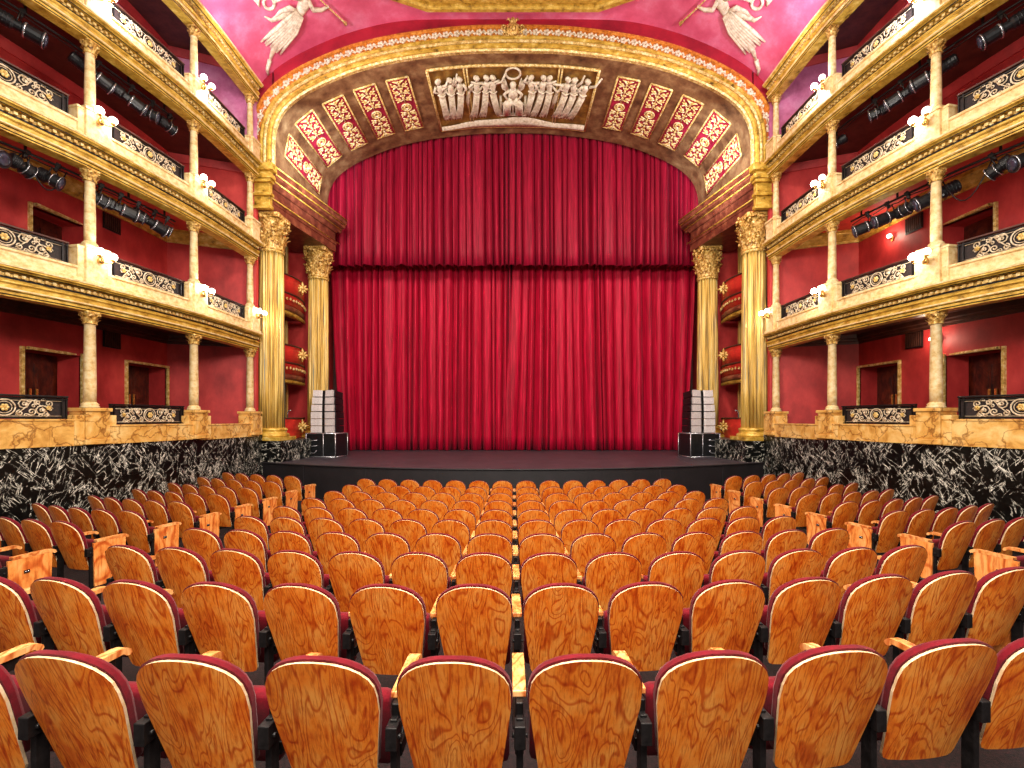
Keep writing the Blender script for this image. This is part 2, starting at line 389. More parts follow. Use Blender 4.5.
# ------------------------------------------------------------ chairs
def half_w(z, zb, zt, wb, wt, cr):
    """half width of a seat back outline at height z"""
    w = lerp(wb, wt, min(1, (z-zb)/((zt-zb)*.6)))
    if z > zt-cr: w = wt*max(0, 1-((z-(zt-cr))/cr)**2.15)**(1/2.15)
    if z < zb+.03: w -= .03*(1-math.sqrt(max(0, 1-(1-(z-zb)/.03)**2)))
    return w
TILT = math.tan(math.radians(18))
def back_shape(zb, zt, wb, wt, cr, y0, th, rnd, bul=.035):
    zs = [zb+(zt-zb)*t for t in (0, .015, .05, .2, .4, .6, .72, .8, .86, .91, .95, .975, .99, .997, 1)]
    us = [-1, -.97, -.9, -.75, -.5, -.25, 0, .25, .5, .75, .9, .97, 1]
    def pt(u, z, y):
        w = half_w(z, zb, zt, wb, wt, cr); x = u*w
        return (x, y-bul*(1-(x/.25)**2)-(z-.40)*TILT, z)
    def rr(u, z):
        e = max(abs(u), 0) ; k = min(1, (1-e)*5)*min(1, (zt-z)/(zt-zb)*8+.0)
        return math.sqrt(max(0, 1-(1-k)**2))
    B = [[pt(u, z, y0) for u in us] for z in zs]
    F = [[pt(u, z, y0+(th if not rnd else th*(.45+.55*rr(u, z)))) for u in us] for z in zs]
    loop = [(i, 0) for i in range(len(zs))]+[(len(zs)-1, j) for j in range(len(us))]+[(i, len(us)-1) for i in range(len(zs)-1, -1, -1)]+[(0, j) for j in range(len(us)-1, -1, -1)]
    return B, F, [[B[i][j] for i, j in loop], [F[i][j] for i, j in loop]]
def make_chair():
    r = thing('theatre_chair', 'x', 'theatre seat', group='wooden-backed theatre seats of the stalls')
    m = M(); B, F, Ed = back_shape(.29, .94, .184, .236, .18, .06, .013, False)
    m.grid(B, 0); m.grid(F, 0); m.grid(Ed, 1, False)
    # pale plywood edge, its colour also exaggerating the highlight along the top
    m.build('back_panel', ['wood', 'wood_edge'], r, recalc=False)
    m = M(); B, F, Ed = back_shape(.37, .951, .196, .243, .185, .075, .055, True)
    m.grid(B); m.grid(F); m.grid(Ed); m.build('back_cushion', 'velvet', r, recalc=False)
    m = M()
    R = Matrix.Rotation(math.radians(-14), 3, 'X')
    prof = []
    for k in range(20):
        a = 2*PI*k/20; c, s_ = math.cos(a), math.sin(a)
        prof.append((math.copysign(abs(c)**.35, c)*.055, math.copysign(abs(s_)**.5, s_)*.2))
    P = []
    for u, k in ((-1, .8), (-.96, .95), (-.85, 1), (.85, 1), (.96, .95), (1, .8)):
        P.append([(u*.225, .215+p[0]*k-p[1]*k*.22, .455+p[1]*k*.95) for p in prof])
    m.grid(P, 0, True, True); n = len(prof); m.add(P[0], [tuple(range(n))]); m.add(P[-1], [tuple(range(n))])
    m.build('seat', 'velvet', r)
    return r
def make_arm(r, x):
    m = M(); w = .03
    for u in (0,):
        pr = [(.09, .68), (.40, .68), (.44, .672), (.463, .655), (.468, .637), (.455, .625), (.435, .632), (.42, .647), (.09, .65)]
        P = [[(x+sx, y, z) for y, z in pr] for sx in (-w, w)]
        m.grid(P, 0, False, True); n = len(pr)
        m.add(P[0], [tuple(range(n))]); m.add(P[1], [tuple(range(n-1, -1, -1))])
    m.build('armrest', 'wood_arm', r, bevel=.006)
def make_leg(r, x):
    m = M()
    m.box((x, .05, .30), (.03, .06, .60)); m.box((x, .10, .012), (.06, .30, .024)); m.box((x, .22, .615), (.032, .34, .07))
    m.box((x, .015, .54), (.05, .07, .10)); m.box((x, .14, .42), (.04, .10, .06))
    m.tube([(x, .05, .38), (x, .18, .45), (x, .30, .58)], .014, 6)
    m.tube([(x-.035, .02, .53), (x+.035, .02, .53)], .012, 6); m.build('leg', 'iron', r, bevel=.004)
def make_side(r, x, sgn):
    m = M()
    poly = [(.06, .10), (.38, .10), (.41, .14), (.425, .645), (.045, .648)]
    P = [[(x+sx, y, z) for y, z in poly] for sx in (-.012, .012)]
    m.grid(P, 0, False, True); m.add(P[0], [(0, 1, 2, 3, 4)]); m.add(P[1], [(4, 3, 2, 1, 0)])
    o = m.build('side_panel', 'wood_panel', r, bevel=.004)
    m = M(); m.box((x+sgn*.015, .20, .50), (.006, .05, .032)); pl = m.build('number_plate', 'iron', o)
    m = M()
    for dy in (-.011, .011): m.tube([(x+sgn*.018, .20+dy, .50), (x+sgn*.021, .20+dy, .50)], .008, 8)
    m.build('plate_screw', 'chrome', o)
P0 = .275
proto = {}
base_chair = make_chair(); make_arm(base_chair, -P0); make_leg(base_chair, -P0)
proto['mid'] = learn(base_chair)
def variant(extra):
    c = dup(proto['mid']); extra(c); return learn(c)
def ex_r(c): make_arm(c, P0); make_leg(c, P0); make_side(c, P0+.02, 1)
def ex_l(c): make_side(c, -P0-.02, -1)
proto['right_end'] = variant(ex_r); proto['left_end'] = variant(ex_l)
used = set()
def put_chair(kind, x, y, rz, label):
    z = fz(y)
    jr = random.uniform(-.012, .012)
    if kind not in used:
        used.add(kind); c = proto[kind]; c.location = (x, y, z); c.rotation_euler = (0, 0, rz+jr); c['label'] = label
    else: c = dup(proto[kind], (x, y, z), rz+jr, label)
    c['group'] = 'wooden-backed theatre seats of the stalls'
    return c
for i in range(10):
    RC = 19.0; Yr = 1.9+.97*i+.06; rowname = ORD[9-i]+' row from the stage'
    for j in range(-7, 7):
        ph = (j+.5)*.55/RC; x = RC*math.sin(ph); y = Yr+RC*(1-math.cos(ph))+(.03*x if i < 2 else 0)
        if abs(x)/y*455 > 575: continue
        k = j+1 if j >= 0 else -j
        kind = 'right_end' if j == 6 else ('left_end' if j == -7 else 'mid')
        put_chair(kind, x+.03, y, ph, 'wooden-backed theatre seat, %s %s of the centre gap, %s' % (ORD[k-1], 'right' if j >= 0 else 'left', rowname))
for s in (-1, 1):
    for i in range(1, 9):
        n = 5
        x, y, a = -5.57, 3.80+.97*i, math.radians(-14)
        for j in range(n):
            if j:
                a2 = a-math.radians(2.8); x -= .548*math.cos((a+a2)/2)*1.0; y -= .548*math.sin((a+a2)/2); a = a2
            X = s*-x if s == 1 else x
            X = -x*s if s == 1 else x
            if abs(x)/y*455 > 575+(60 if j == 0 else 0): continue
            if s == -1: kind = 'right_end' if j == 0 else 'mid'
            else: kind = 'left_end' if j == 0 else 'mid'
            rz = a if s == -1 else -a
            put_chair(kind, X, y, rz, 'wooden-backed theatre seat in %s block, %s from the aisle, %s row from the stage' % (SIDE[s], ORD[j], ORD[8-i]))

# ------------------------------------------------------------ marble dado walls and yellow stone
def path(y0, y1, n, s, off=0.0):
    """frames along the gallery front; o-direction points into the hall"""
    fr = []
    for k in range(n+1):
        y = lerp(y0, y1, k/n); sl = slopeP(y); l = math.hypot(1, sl); nx, ny = -1/l, sl/l
        x = PX(y)
        fr.append(((s*(x-nx*off*-1*-1), y-ny*off*-1*-1, 0) if False else (s*x, y, 0), (s*nx, ny, 0), (0, 0, 1)))
    return fr
KY = [14.0, 11.55, 9.1, 6.7]
for s in (-1, 1):
    m = M()
    m.sweep(path(2.0, 14.45, 50, s), [(.14, -.1), (.14, E-.53), (-.35, E-.53), (-.35, -.1)])
    m.sweep(path(2.0, 14.45, 50, s), [(.15, E-1.22), (.15, E-1.21), (.13, E-1.21), (.13, E-1.22)])
    struct(m, 'wall_%s' % SIDE[s], 'marble', 'black marble dado with white veins below the %s boxes' % SIDE[s])
    st_ = thing('stone_parapet', 'yellow veined stone parapet stepping along the %s boxes above black marble' % SIDE[s], 'parapet', (s*8.3, 9, E-.53)); og = (s*8.3, 9, E-.53)
    for (a, b, z0, z1) in ((5.0, 9.1, -.53, -.02), (9.1, 11.55, -.53, -.14), (11.55, 14.2, -.56, -.16)):
        m = M(); m.sweep(path(a, b, 10, s), [(.17, E+z0), (.17, E+z1-.04), (.19, E+z1-.03), (.19, E+z1), (-.16, E+z1), (-.16, E+z0)])
        # joints between the slabs
        y = a+.3
        while y < b-.1:
            fr = path(y, y+.012, 1, s); m.sweep(fr, [(.173, E+z0), (.173, E+z1-.05), (.16, E+z1-.05), (.16, E+z0)]); y += .62
        m.build('stone_course', 'ystone', st_, og)

# ------------------------------------------------------------ gallery levels
#            cap top of storey below, cornice top
LV = [dict(cap=2.11, top=2.63, und=2.46, slab=2.80),
      dict(cap=4.95, top=5.46, und=5.56, slab=5.72),
      dict(cap=7.50, top=7.97, und=7.78, slab=8.05),
      dict(cap=9.90, top=10.42, und=10.12, slab=10.40)]
LNAME = ['first tier', 'second tier', 'third tier', 'top']
def cornice_profile(z0, z1):
    h = z1-z0
    return [(-.15, z0), (.10, z0), (.10, z0+.18*h), (.13, z0+.2*h), (.13, z0+.4*h), (.17, z0+.44*h), (.17, z0+.5*h), (.10, z0+.56*h), (.10, z0+.78*h),
            (.20, z0+.80*h), (.22, z0+.86*h), (.27, z0+.88*h), (.27, z1), (-.15, z1)]
for s in (-1, 1):
    for k, L in enumerate(LV):
        z0, z1 = E+L['cap'], E+L['top']; h = z1-z0; og = (s*8.3, 9.5, z0)
        lab = ['gold cornice and cream curb of the %s first balcony with dentils', 'gold cornice and cream curb of the %s second balcony with dentils', 'gold cornice and cream curb of the %s third balcony', 'gilded top cornice below the rose vault on the %s side'][k] % SIDE[s]
        t = thing('balcony', lab, 'balcony', og, group='balcony fronts')
        m = M(); m.sweep(path(5.0, 14.25, 44, s), cornice_profile(z0, z1)); m.build('cornice', 'gold', t, og)
        m = M()
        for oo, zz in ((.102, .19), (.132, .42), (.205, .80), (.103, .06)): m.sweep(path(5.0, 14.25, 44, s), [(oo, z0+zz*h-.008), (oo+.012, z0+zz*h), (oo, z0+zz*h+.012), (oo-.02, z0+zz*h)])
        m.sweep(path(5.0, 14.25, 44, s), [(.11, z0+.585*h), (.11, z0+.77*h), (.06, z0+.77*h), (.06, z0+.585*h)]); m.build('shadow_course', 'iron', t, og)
        m = M(); y = 5.05; rows = []
        while y < 14.2:
            for dy, oo in ((0, .112), (0, .165), (.05, .165), (.05, .112)):
                (o_, a_, b_) = path(y+dy, y+dy, 1, s)[0]
                rows.append([tuple(Vector(o_)+Vector(a_)*q_+Vector(b_)*z_) for q_, z_ in ((oo, z0+.65*h), (oo, z0+.755*h), (.10, z0+.755*h), (.10, z0+.65*h))])
            y += .10
        m.grid(rows, 0, False, True)
        m.build('dentil_course', 'cream_gold', t, og)
        m = M(); m.sweep(path(5.0, 14.25, 44, s), [(.115, z0+.205*h), (.145, z0+.22*h), (.145, z0+.27*h), (.115, z0+.28*h)]); m.sweep(path(5.0, 14.25, 44, s), [(.26, z1-.035), (.285, z1-.03), (.285, z1), (.26, z1+.005)])
        m.build('pale_fillet', 'cream', t, og)
        if k < 3:
            m = M(); m.sweep(path(5.0, 14.2, 44, s), [(.17, z1), (.17, z1+.08), (.12, z1+.10), (.12, z1+.25), (.15, z1+.27), (.15, z1+.31), (-.12, z1+.31), (-.12, z1)])
            m.build('curb', 'cream', t, og)

# gallery back walls, floors, end walls, doors
DOORS = {0: [(9.78, 10.9, 1.48), (12.1, 13.5, 1.48)], 1: [(9.92, 11.0, 4.63)], 2: [], 3: []}
FLOORZ = [-.45, 2.80, 5.72, 8.05]; CEILZ = [2.46, 5.56, 7.85, 11.0]
def wx(y): return PX(y)+DEPTH
nd = 0; ntrim = 0
for s in (-1, 1):
    for k in range(4):
        z0, z1 = E+FLOORZ[k], E+CEILZ[k]
        ys = sorted(set([4.9+.5*i for i in range(18)]+[13.55]+[v for d in DOORS[k] for v in d[:2]]))
        ys = [y for y in ys if y <= 13.55]
        m = M()
        for a, b in zip(ys, ys[1:]):
            mid = (a+b)/2; zt = z0
            for d in DOORS[k]:
                if d[0] < mid < d[1]: zt = E+d[2]
            m.add([(s*wx(a), a, zt), (s*wx(b), b, zt), (s*wx(b), b, z1), (s*wx(a), a, z1),
                   (s*(wx(a)+.12), a, zt), (s*(wx(b)+.12), b, zt), (s*(wx(b)+.12), b, z1), (s*(wx(a)+.12), a, z1)],
                  [(0, 1, 2, 3), (7, 6, 5, 4), (0, 4, 5, 1), (3, 2, 6, 7)])
        # end wall beside the proscenium
        m.prism([(s*(wx(13.5)+.1), 13.5), (s*(wx(13.5)+.1), 13.65), (s*8.1, 14.48), (s*8.1, 14.36)], z0, z1)
        struct(m, 'wall_%s' % SIDE[s], 'lamplit_wall' if k == 3 else 'red_wall', '%s back wall of the %s boxes on the %s' % ('lamplit mauve' if k == 3 else 'red', ['ground', 'first tier', 'second tier', 'third tier'][k], SIDE[s]), recalc=True)
        # ceiling of this storey / floor of the next
        m = M(); fr = path(4.9, 14.2, 30, s)
        m.sweep(fr, [(.0, E+CEILZ[k]), (-DEPTH-.1, E+CEILZ[k]), (-DEPTH-.1, E+CEILZ[k]+.15), (.0, E+CEILZ[k]+.15)])
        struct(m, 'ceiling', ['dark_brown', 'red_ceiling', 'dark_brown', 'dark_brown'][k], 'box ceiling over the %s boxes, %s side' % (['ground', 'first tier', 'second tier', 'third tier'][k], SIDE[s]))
        # crown moulding along the back wall
        ntrim += 1; m = M()
        if k == 0: zc, pr, mt = E+2.2, [(0, 0), (.05, 0), (.05, .06), (.1, .08), (.1, .14), (.16, .16), (.16, .26), (0, .26)], 'dark_brown'
        elif k == 1: zc, pr, mt = E+5.22, [(0, 0), (.04, 0), (.06, .05), (.1, .08), (.2, .22), (.22, .26), (.22, .34), (0, .34)], 'gold'
        else: zc, pr, mt = E+CEILZ[k]-.2, [(0, 0), (.04, 0), (.1, .14), (.12, .2), (0, .2)], 'red_wall'
        fr = [((s*wx(y), y, zc), (-s, slopeP(y)*1.0, 0), (0, 0, 1)) for y in [4.9+.4*i for i in range(22)]+[13.53]]
        m.sweep(fr, pr)
        fr = [((s*x, y, zc), (-s*.37, -.93, 0), (0, 0, 1)) for x, y in ((8.2, 14.32), (wx(13.5), 13.51))]
        m.sweep(fr, pr)
        struct(m, 'trim_%d' % ntrim, mt, '%s moulding under the box ceiling, %s side' % ('gold' if k == 1 else 'dark', SIDE[s]))
        for (a, b, zt) in DOORS[k]:
            nd += 1; mid = (a+b)/2; hh = 1.95 if k == 0 else 1.8
            D = M(); xa, xb = wx(a), wx(b); dp = .55; zt_ = E+zt
            # red recess around the door
            D.add([(s*xa, a, z0), (s*(xa+dp), a, z0), (s*(xa+dp), a, zt_), (s*xa, a, zt_)], [(0, 1, 2, 3)], 1)
            D.add([(s*xb, b, z0), (s*(xb+dp), b, z0), (s*(xb+dp), b, zt_), (s*xb, b, zt_)], [(3, 2, 1, 0)], 1)
            D.add([(s*xa, a, zt_), (s*(xa+dp), a, zt_), (s*(xb+dp), b, zt_), (s*xb, b, zt_)], [(0, 1, 2, 3)], 1)
            # leaf pair
            xm = lerp(xa, xb, .5)+dp-.04; ang = math.atan2(xb-xa, b-a)*-s
            D.box((s*(xm+.12), mid, (z0+zt_)/2+.2), (.06, b-a+1.4, zt_-z0+.5), 0, 1); D.box((s*(xm+.04), mid, (z0+zt_)/2), (.06, b-a+.1, zt_-z0), 0, 0)
            for q in (-1, 1):
                for zz, hz in ((.26, .36), (.68, .48)):
                    D.box((s*(xm), mid+q*(b-a)*.235, z0+(zt_-z0)*zz), (.04, (b-a)*.34, (zt_-z0)*hz*.8), 0, 0)
                    D.box((s*(xm-.02), mid+q*(b-a)*.235, z0+(zt_-z0)*zz), (.03, (b-a)*.24, (zt_-z0)*hz*.66), 0, 0)
            o = struct(D, 'door_%d' % nd, ['door_wood', 'red_wall'], 'dark panelled double door in the %s boxes, %s side' % (['ground', 'first tier'][k], SIDE[s]), recalc=False)
            F = M()
            for (ya, yb, za, zb) in ((a-.06, a, z0, zt_+.06), (b, b+.06, z0, zt_+.06), (a, b, zt_, zt_+.06)):
                F.box((s*(wx((ya+yb)/2)-.01), (ya+yb)/2, (za+zb)/2), (.08, yb-ya, zb-za))
                F.box((s*(wx((ya+yb)/2)-.04), (ya+yb)/2, (za+zb)/2), (.05, (yb-ya)*(.5 if yb-ya < .2 else 1), (zb-za)*(.5 if zb-za < .2 else 1)))
            fo = F.build('door_frame', 'cream_gold', o)
            H = M()
            for q in (-1, 1): H.box((s*(xm-.06), mid+q*.07, z0+(zt_-z0)*.5), (.03, .05, .3))
            H.build('door_handle', 'brass', o)
    # vent grilles
    for (zc, hh, nm) in ((2.0, .36, 'ground'), (4.98, .34, 'first tier')):
        yv = 11.66; m = M(); x0 = wx(yv)
        m.box((s*(x0-.02), yv, E+zc), (.03, .5, hh+.06))
        v = tag(m.build('vent_grille', 'iron', org=(s*x0, yv, E+zc)), 'dark square ventilation grille high on the red wall of the %s boxes, %s' % (nm, SIDE[s]), 'vent', 'ventilation grilles')
        m = M()
        for q in range(8): m.box((s*(x0-.045), yv-.21+q*.06, E+zc), (.02, .02, hh))
        m.build('slat', 'dark_brown', v, (s*x0, yv, E+zc))

# ------------------------------------------------------------ gallery columns
def leaf(m, c, a, r0, z0, h, w, curl, mat=0):
    """acanthus leaf: a bent tapered strip leaning out from radius r0 at angle a"""
    ca, sa = math.cos(a), math.sin(a); P = []
    for t in (0, .3, .55, .75, .9, 1.0):
        out = r0+curl*(t**2.4); z = z0+h*(t if t < .9 else .9+(1-t)*-.8); ww = w*(.75+.35*math.sin(PI*t*.8))*(1 if t < .9 else .6)
        row = []
        for u, d in ((-1, -.012), (-.5, .01), (0, .02), (.5, .01), (1, -.012)):
            rr = out+d*h*3; row.append((c[0]+rr*ca-u*ww*sa, c[1]+rr*sa+u*ww*ca, c[2]+z))
        P.append(row)
    m.grid(P, mat, True)
    Q = [[(p[0]-ca*.02*h*3, p[1]-sa*.02*h*3, p[2]-.01) for p in row] for row in P]
    m.grid(Q, mat, True)
def spiral(c, ax, ay, r, turns, n=14, r_end=.15, ph=0):
    pts = []
    for k in range(n+1):
        t = k/n; rr = r*lerp(1, r_end, t); a = ph+turns*2*PI*t
        pts.append(tuple(Vector(c)+Vector(ax)*rr*math.cos(a)+Vector(ay)*rr*math.sin(a)))
    return pts
def capital(m, c, r, h, n1=8):
    """Corinthian capital: bell, two tiers of leaves, corner volutes, abacus"""
    m.lathe([(r*1.08, 0), (r*1.16, .04*h), (r*1.0, .08*h), (r*.98, .3*h), (r*1.05, .6*h), (r*1.3, .86*h)], c, 16)
    for k in range(n1): leaf(m, c, 2*PI*k/n1, r*1.0, .06*h, .40*h, r*.30, r*.55)
    for k in range(n1): leaf(m, c, 2*PI*(k+.5)/n1, r*1.02, .30*h, .42*h, r*.30, r*.62)
    for k in range(4):
        a = PI/4+k*PI/2; d = (math.cos(a), math.sin(a), 0)
        cc = (c[0]+d[0]*r*1.42, c[1]+d[1]*r*1.42, c[2]+.78*h)
        m.tube([(c[0]+d[0]*r*.95, c[1]+d[1]*r*.95, c[2]+.5*h), (c[0]+d[0]*r*1.1, c[1]+d[1]*r*1.1, c[2]+.75*h)]+spiral(cc, d, (0, 0, 1), r*.24, 1.3, 12, .2, PI*.6), r*.08, 5)
        a2 = a+PI/4; e = (math.cos(a2), math.sin(a2), 0)
        m.ell((c[0]+e[0]*r*1.28, c[1]+e[1]*r*1.28, c[2]+.86*h), (r*.2, r*.2, r*.18), 8, 5)
    R = r*1.62; poly = []
    for k in range(4):
        a = PI/4+k*PI/2
        poly += [((c[0]+R*math.cos(a-.07)), (c[1]+R*math.sin(a-.07))), ((c[0]+R*math.cos(a+.07)), (c[1]+R*math.sin(a+.07)))]
        a2 = a+PI/4; poly.append((c[0]+R*.74*math.cos(a2), c[1]+R*.74*math.sin(a2)))
    m.prism(poly, c[2]+.88*h, c[2]+h)

def gallery_column(H, hped, r, stone, lvl):
    t = thing('gallery_column', 'x', 'column', group='slender gallery columns')
    m = M()
    if stone:
        m.box((0, 0, hped*.5), (.44, .44, hped)); m.box((0, .0, .05), (.50, .50, .1)); m.box((0, 0, hped-.035), (.50, .50, .07))
        m.box((.02, 0, hped*.40), (.30, .76, hped*.8))
    else:
        m.box((0, 0, hped*.5), (.40, .40, hped)); m.box((0, 0, .04), (.46, .46, .08)); m.box((0, 0, hped-.03), (.46, .46, .06))
        m.box((.02, 0, hped*.47), (.24, .62, hped*.9)); m.box((.02, 0, hped*.9), (.27, .66, .05))
        for q in (-1, 1): m.box((-.02, q*.25, hped*.47), (.26, .05, hped*.84))
    m.build('pedestal', 'ystone' if stone else 'cream', t, bevel=.012)
    m = M()
    m.lathe([(r*1.5, hped), (r*1.5, hped+.03), (r*1.3, hped+.05), (r*1.42, hped+.075), (r*1.12, hped+.10), (r*1.02, hped+.12)], n=20)
    m.build('column_base', 'cream', t)
    m = M(); zt = H-.24
    m.lathe([(r, hped+.10), (r*1.02, hped+.4), (r*.86, zt), (r*.95, zt+.01), (r*.95, zt+.025)], n=20); m.build('shaft', 'cream', t)
    m = M(); capital(m, (0, 0, zt), r*1.05, .24, 8); m.build('capital', 'gold_dark', t)
    return learn(t)
SPEC = [(-.52, .2, 2.11, .102, True), (2.63, 3.40, 4.95, .092, False), (5.46, 6.09, 7.50, .088, False), (7.97, 8.55, 9.90, .085, False)]
LAB_T = ['ground floor', 'first balcony', 'second balcony', 'third balcony']
LAB_K = ['nearest the stage', 'second from the stage', 'third from the stage', 'nearest the viewer']
for k, (zb, zp, zt, r, stn) in enumerate(SPEC):
    first = None
    for s in (-1, 1):
        for q, y in enumerate(KY):
            if first is None: first = c = gallery_column(zt-zb, zp-zb, r, stn, k)
            else: c = dup(first)
            c.location = (s*PX(y), y, E+zb); c.rotation_euler = (0, 0, (PI if s == 1 else 0)+math.atan(slopeP(y))*-s)
            c['label'] = 'cream gallery column with gilt capital, %s, %s side, %s' % (LAB_T[k], SIDE[s], LAB_K[q])

# ------------------------------------------------------------ balcony railings
def railing(L, H, dark):
    t = thing('balcony_railing', 'x', 'railing', group='scrolled iron balcony railings')
    m = M(); hl = L/2
    m.box((0, 0, H+.0), (L, .07, .035)); m.build('handrail', 'iron' if dark else 'dark_brown', t, bevel=.008)
    m = M()
    m.box((0, 0, .02), (L, .03, .025)); m.box((0, 0, H-.05), (L, .025, .02))
    for x in (-hl+.02, -hl+.09, hl-.09, hl-.02): m.box((x, 0, H/2), (.022, .03, H))
    m.build('rail_frame', 'iron', t)
    m = M(); m.box((0, .03, H/2), (L-.02, .008, H-.04)); m.build('backing_board', 'backing', t)  # added dark board hiding the red walls behind the scrollwork
    m = M(); U, V = (1, 0, 0), (0, 0, 1); c = H/2; R = H*.34
    def sp(x, z, r, turns, ph, sx=1, rr=.012): m.tube(spiral((x, 0, z), (sx, 0, 0), V, r, turns, 13, .12, ph), rr, 4)
    m.tube(spiral((0, 0, c), U, V, R, 1, 18, 1), .013, 5); m.tube(spiral((0, 0, c), U, V, R*.72, 1, 14, 1), .007, 4)
    for sx in (-1, 1):
        for x0, q in ((R+.12, 1), (R+.36, -1), (R+.60, 1)):
            if x0+.1 > hl-.1: continue
            sp(sx*x0, c+q*.055, H*.24, 1.6, PI*.2, sx); sp(sx*(x0+.10), c-q*.075, H*.17, 1.5, PI*1.2, sx)
            sp(sx*(x0-.06), c-q*.10, H*.13, 1.4, PI*.5, sx); sp(sx*(x0+.07), c+q*.13, H*.09, 1.2, PI, sx)
            m.tube([(sx*(x0-.12), 0, c-q*.13), (sx*x0, 0, c-q*.02), (sx*(x0+.12), 0, c+q*.14)], .008, 4)
            m.ell((sx*(x0+.02), -.012, c+q*.05), (.028, .015, .028), 6, 4)
            sp(sx*(x0-.02), c+q*.135, H*.08, 1.1, PI*.9, -sx, .009); sp(sx*(x0+.13), c+q*.03, H*.09, 1.2, PI*.1, sx, .009); sp(sx*(x0+.02), c-q*.14, H*.08, 1.1, 0, sx, .009)
    m.tube([(-hl+.1, 0, .055), (hl-.1, 0, .055)], .006, 4); m.tube([(-hl+.1, 0, H-.085), (hl-.1, 0, H-.085)], .006, 4)
    m.build('scrollwork', 'scroll', t)
    for sx, rr in ((0, .065), (-.60, .045), (.60, .045)):
        m = M()
        for k in range(6):
            a = k*PI/3; m.ell((sx+rr*.6*math.cos(a), -.012, c+rr*.6*math.sin(a)), (rr*.42, .02, rr*.42), 6, 4)
        m.ell((sx, -.025, c), (rr*.35, .025, rr*.35), 6, 4)
        m.build('rosette', 'cream_gold', t)
    return learn(t)
rails = {True: railing(1.78, .42, True), False: railing(1.80, .42, False)}
used_r = set()
BAYN = ['bay nearest the stage', 'middle bay', 'near bay']
for k in range(4):
    for s in (-1, 1):
        for q in range(3):
            if k == 0 and q == 0: continue
            ya, yb = KY[q+1], KY[q]; a = (PX(ya), ya); b = (PX(yb), yb)
            z = [E-.14 if q == 1 else E-.02, E+2.94, E+5.77, E+8.28][k]
            key = (k == 0)
            lab = 'scrolled iron railing, %s of the %s on the %s side' % (BAYN[q], LAB_T[k], SIDE[s])
            if key in used_r: o = dup(rails[key])
            else: o = rails[key]; used_r.add(key)
            ym = (ya+yb)/2
            o.location = (s*(PX(ym)), ym, z)
            ang = math.atan2(b[1]-a[1], s*(b[0]-a[0])); 
            # +X of the panel runs along the front, -Y looks into the hall
            o.rotation_euler = (0, 0, ang if s == 1 else ang+PI)
            o.rotation_euler = (0, 0, math.atan2(ya-yb, s*(a[0]-b[0])) if s == 1 else math.atan2(yb-ya, s*(b[0]-a[0])))
            o['label'] = lab

# ------------------------------------------------------------ globe lamps on the pedestals
def sconce(full):
    t = thing('globe_lamp', 'x', 'lamp', group='twin globe lamps on the balcony pedestals')
    m = M(); m.lathe([(.02, -.10), (.05, -.08), (.055, -.02), (.03, .04), (.01, .07)], (-.03, 0, 0), 10)
    for q in (-1, 1):
        m.tube([(-.02, 0, -.02), (-.10, q*.05, -.07), (-.15, q*.12, -.05), (-.15, q*.15, .0)], .010, 5)
        m.lathe([(.012, 0), (.04, .01), (.045, .03), (.02, .03)], (-.15, q*.15, 0), 10)
    m.build('bracket', 'brass', t)
    for q, mt in ((-1, 'globe_lit'), (1, 'globe_dim')):
        m = M(); m.ell((-.15, q*.15, .095), (.075, .075, .078), 14, 9); m.build('globe', mt, t)
    return learn(t)
sc0 = sconce(True); usedS = False
for k, (zl, lst) in enumerate(((3.16, (0, 1, 2)), (5.92, (1, 2)), (8.42, (1, 2)))):
    for s in (-1, 1):
        for q in lst:
            y = KY[q]
            if usedS: o = dup(sc0)
            else: o = sc0; usedS = True
            nx, ny = -s, slopeP(y)
            o.location = (s*PX(y)-s*.22, y+ny*.2, E+zl)
            o.rotation_euler = (0, 0, 0 if s == 1 else PI)
            if s == -1: o.scale = (1, -1, 1)
            o['label'] = 'twin globe lamp on cream pedestal of the %s, %s side, %s' % (LAB_T[k+1], SIDE[s], ['nearest the stage', 'second from the stage', 'third from the stage'][q])
            d = bpy.data.lights.new('globe_light', 'POINT'); d.energy = (17 if q else 8) if k < 2 else 55; d.color = (1, .93, .86) if k < 2 else (.95, .93, 1.0); d.shadow_soft_size = .06
            g = bpy.data.objects.new('globe_light', d); COL.objects.link(g); g.location = (s*PX(y)-s*.46, y+.28, E+zl+.1)
# small wall lamps in the right boxes
for (x, y, z, nm) in ((10.27, 12.3, 4.9, 'first tier'), (10.28, 11.05, 1.9, 'ground')):
    t = thing('wall_lamp', 'small glowing wall lamp in the %s boxes on the right' % nm, 'lamp', (x, y, E+z), 0, 'small wall lamps in the right boxes')
    m = M(); m.box((.0, 0, -.06), (.06, .08, .12)); m.tube([(0, 0, -.04), (-.08, 0, -.02)], .012, 6); m.build('bracket', 'brass', t)
    m = M(); m.ell((-.1, 0, .02), (.06, .07, .06), 10, 6); m.build('lamp_shade', 'globe_dim', t)
    d = bpy.data.lights.new('wall_light', 'POINT'); d.energy = 14; d.color = (1, .8, .6); d.shadow_soft_size = .05
    g = bpy.data.objects.new('wall_light', d); COL.objects.link(g); g.location = (x-.25, y, E+z+.02)

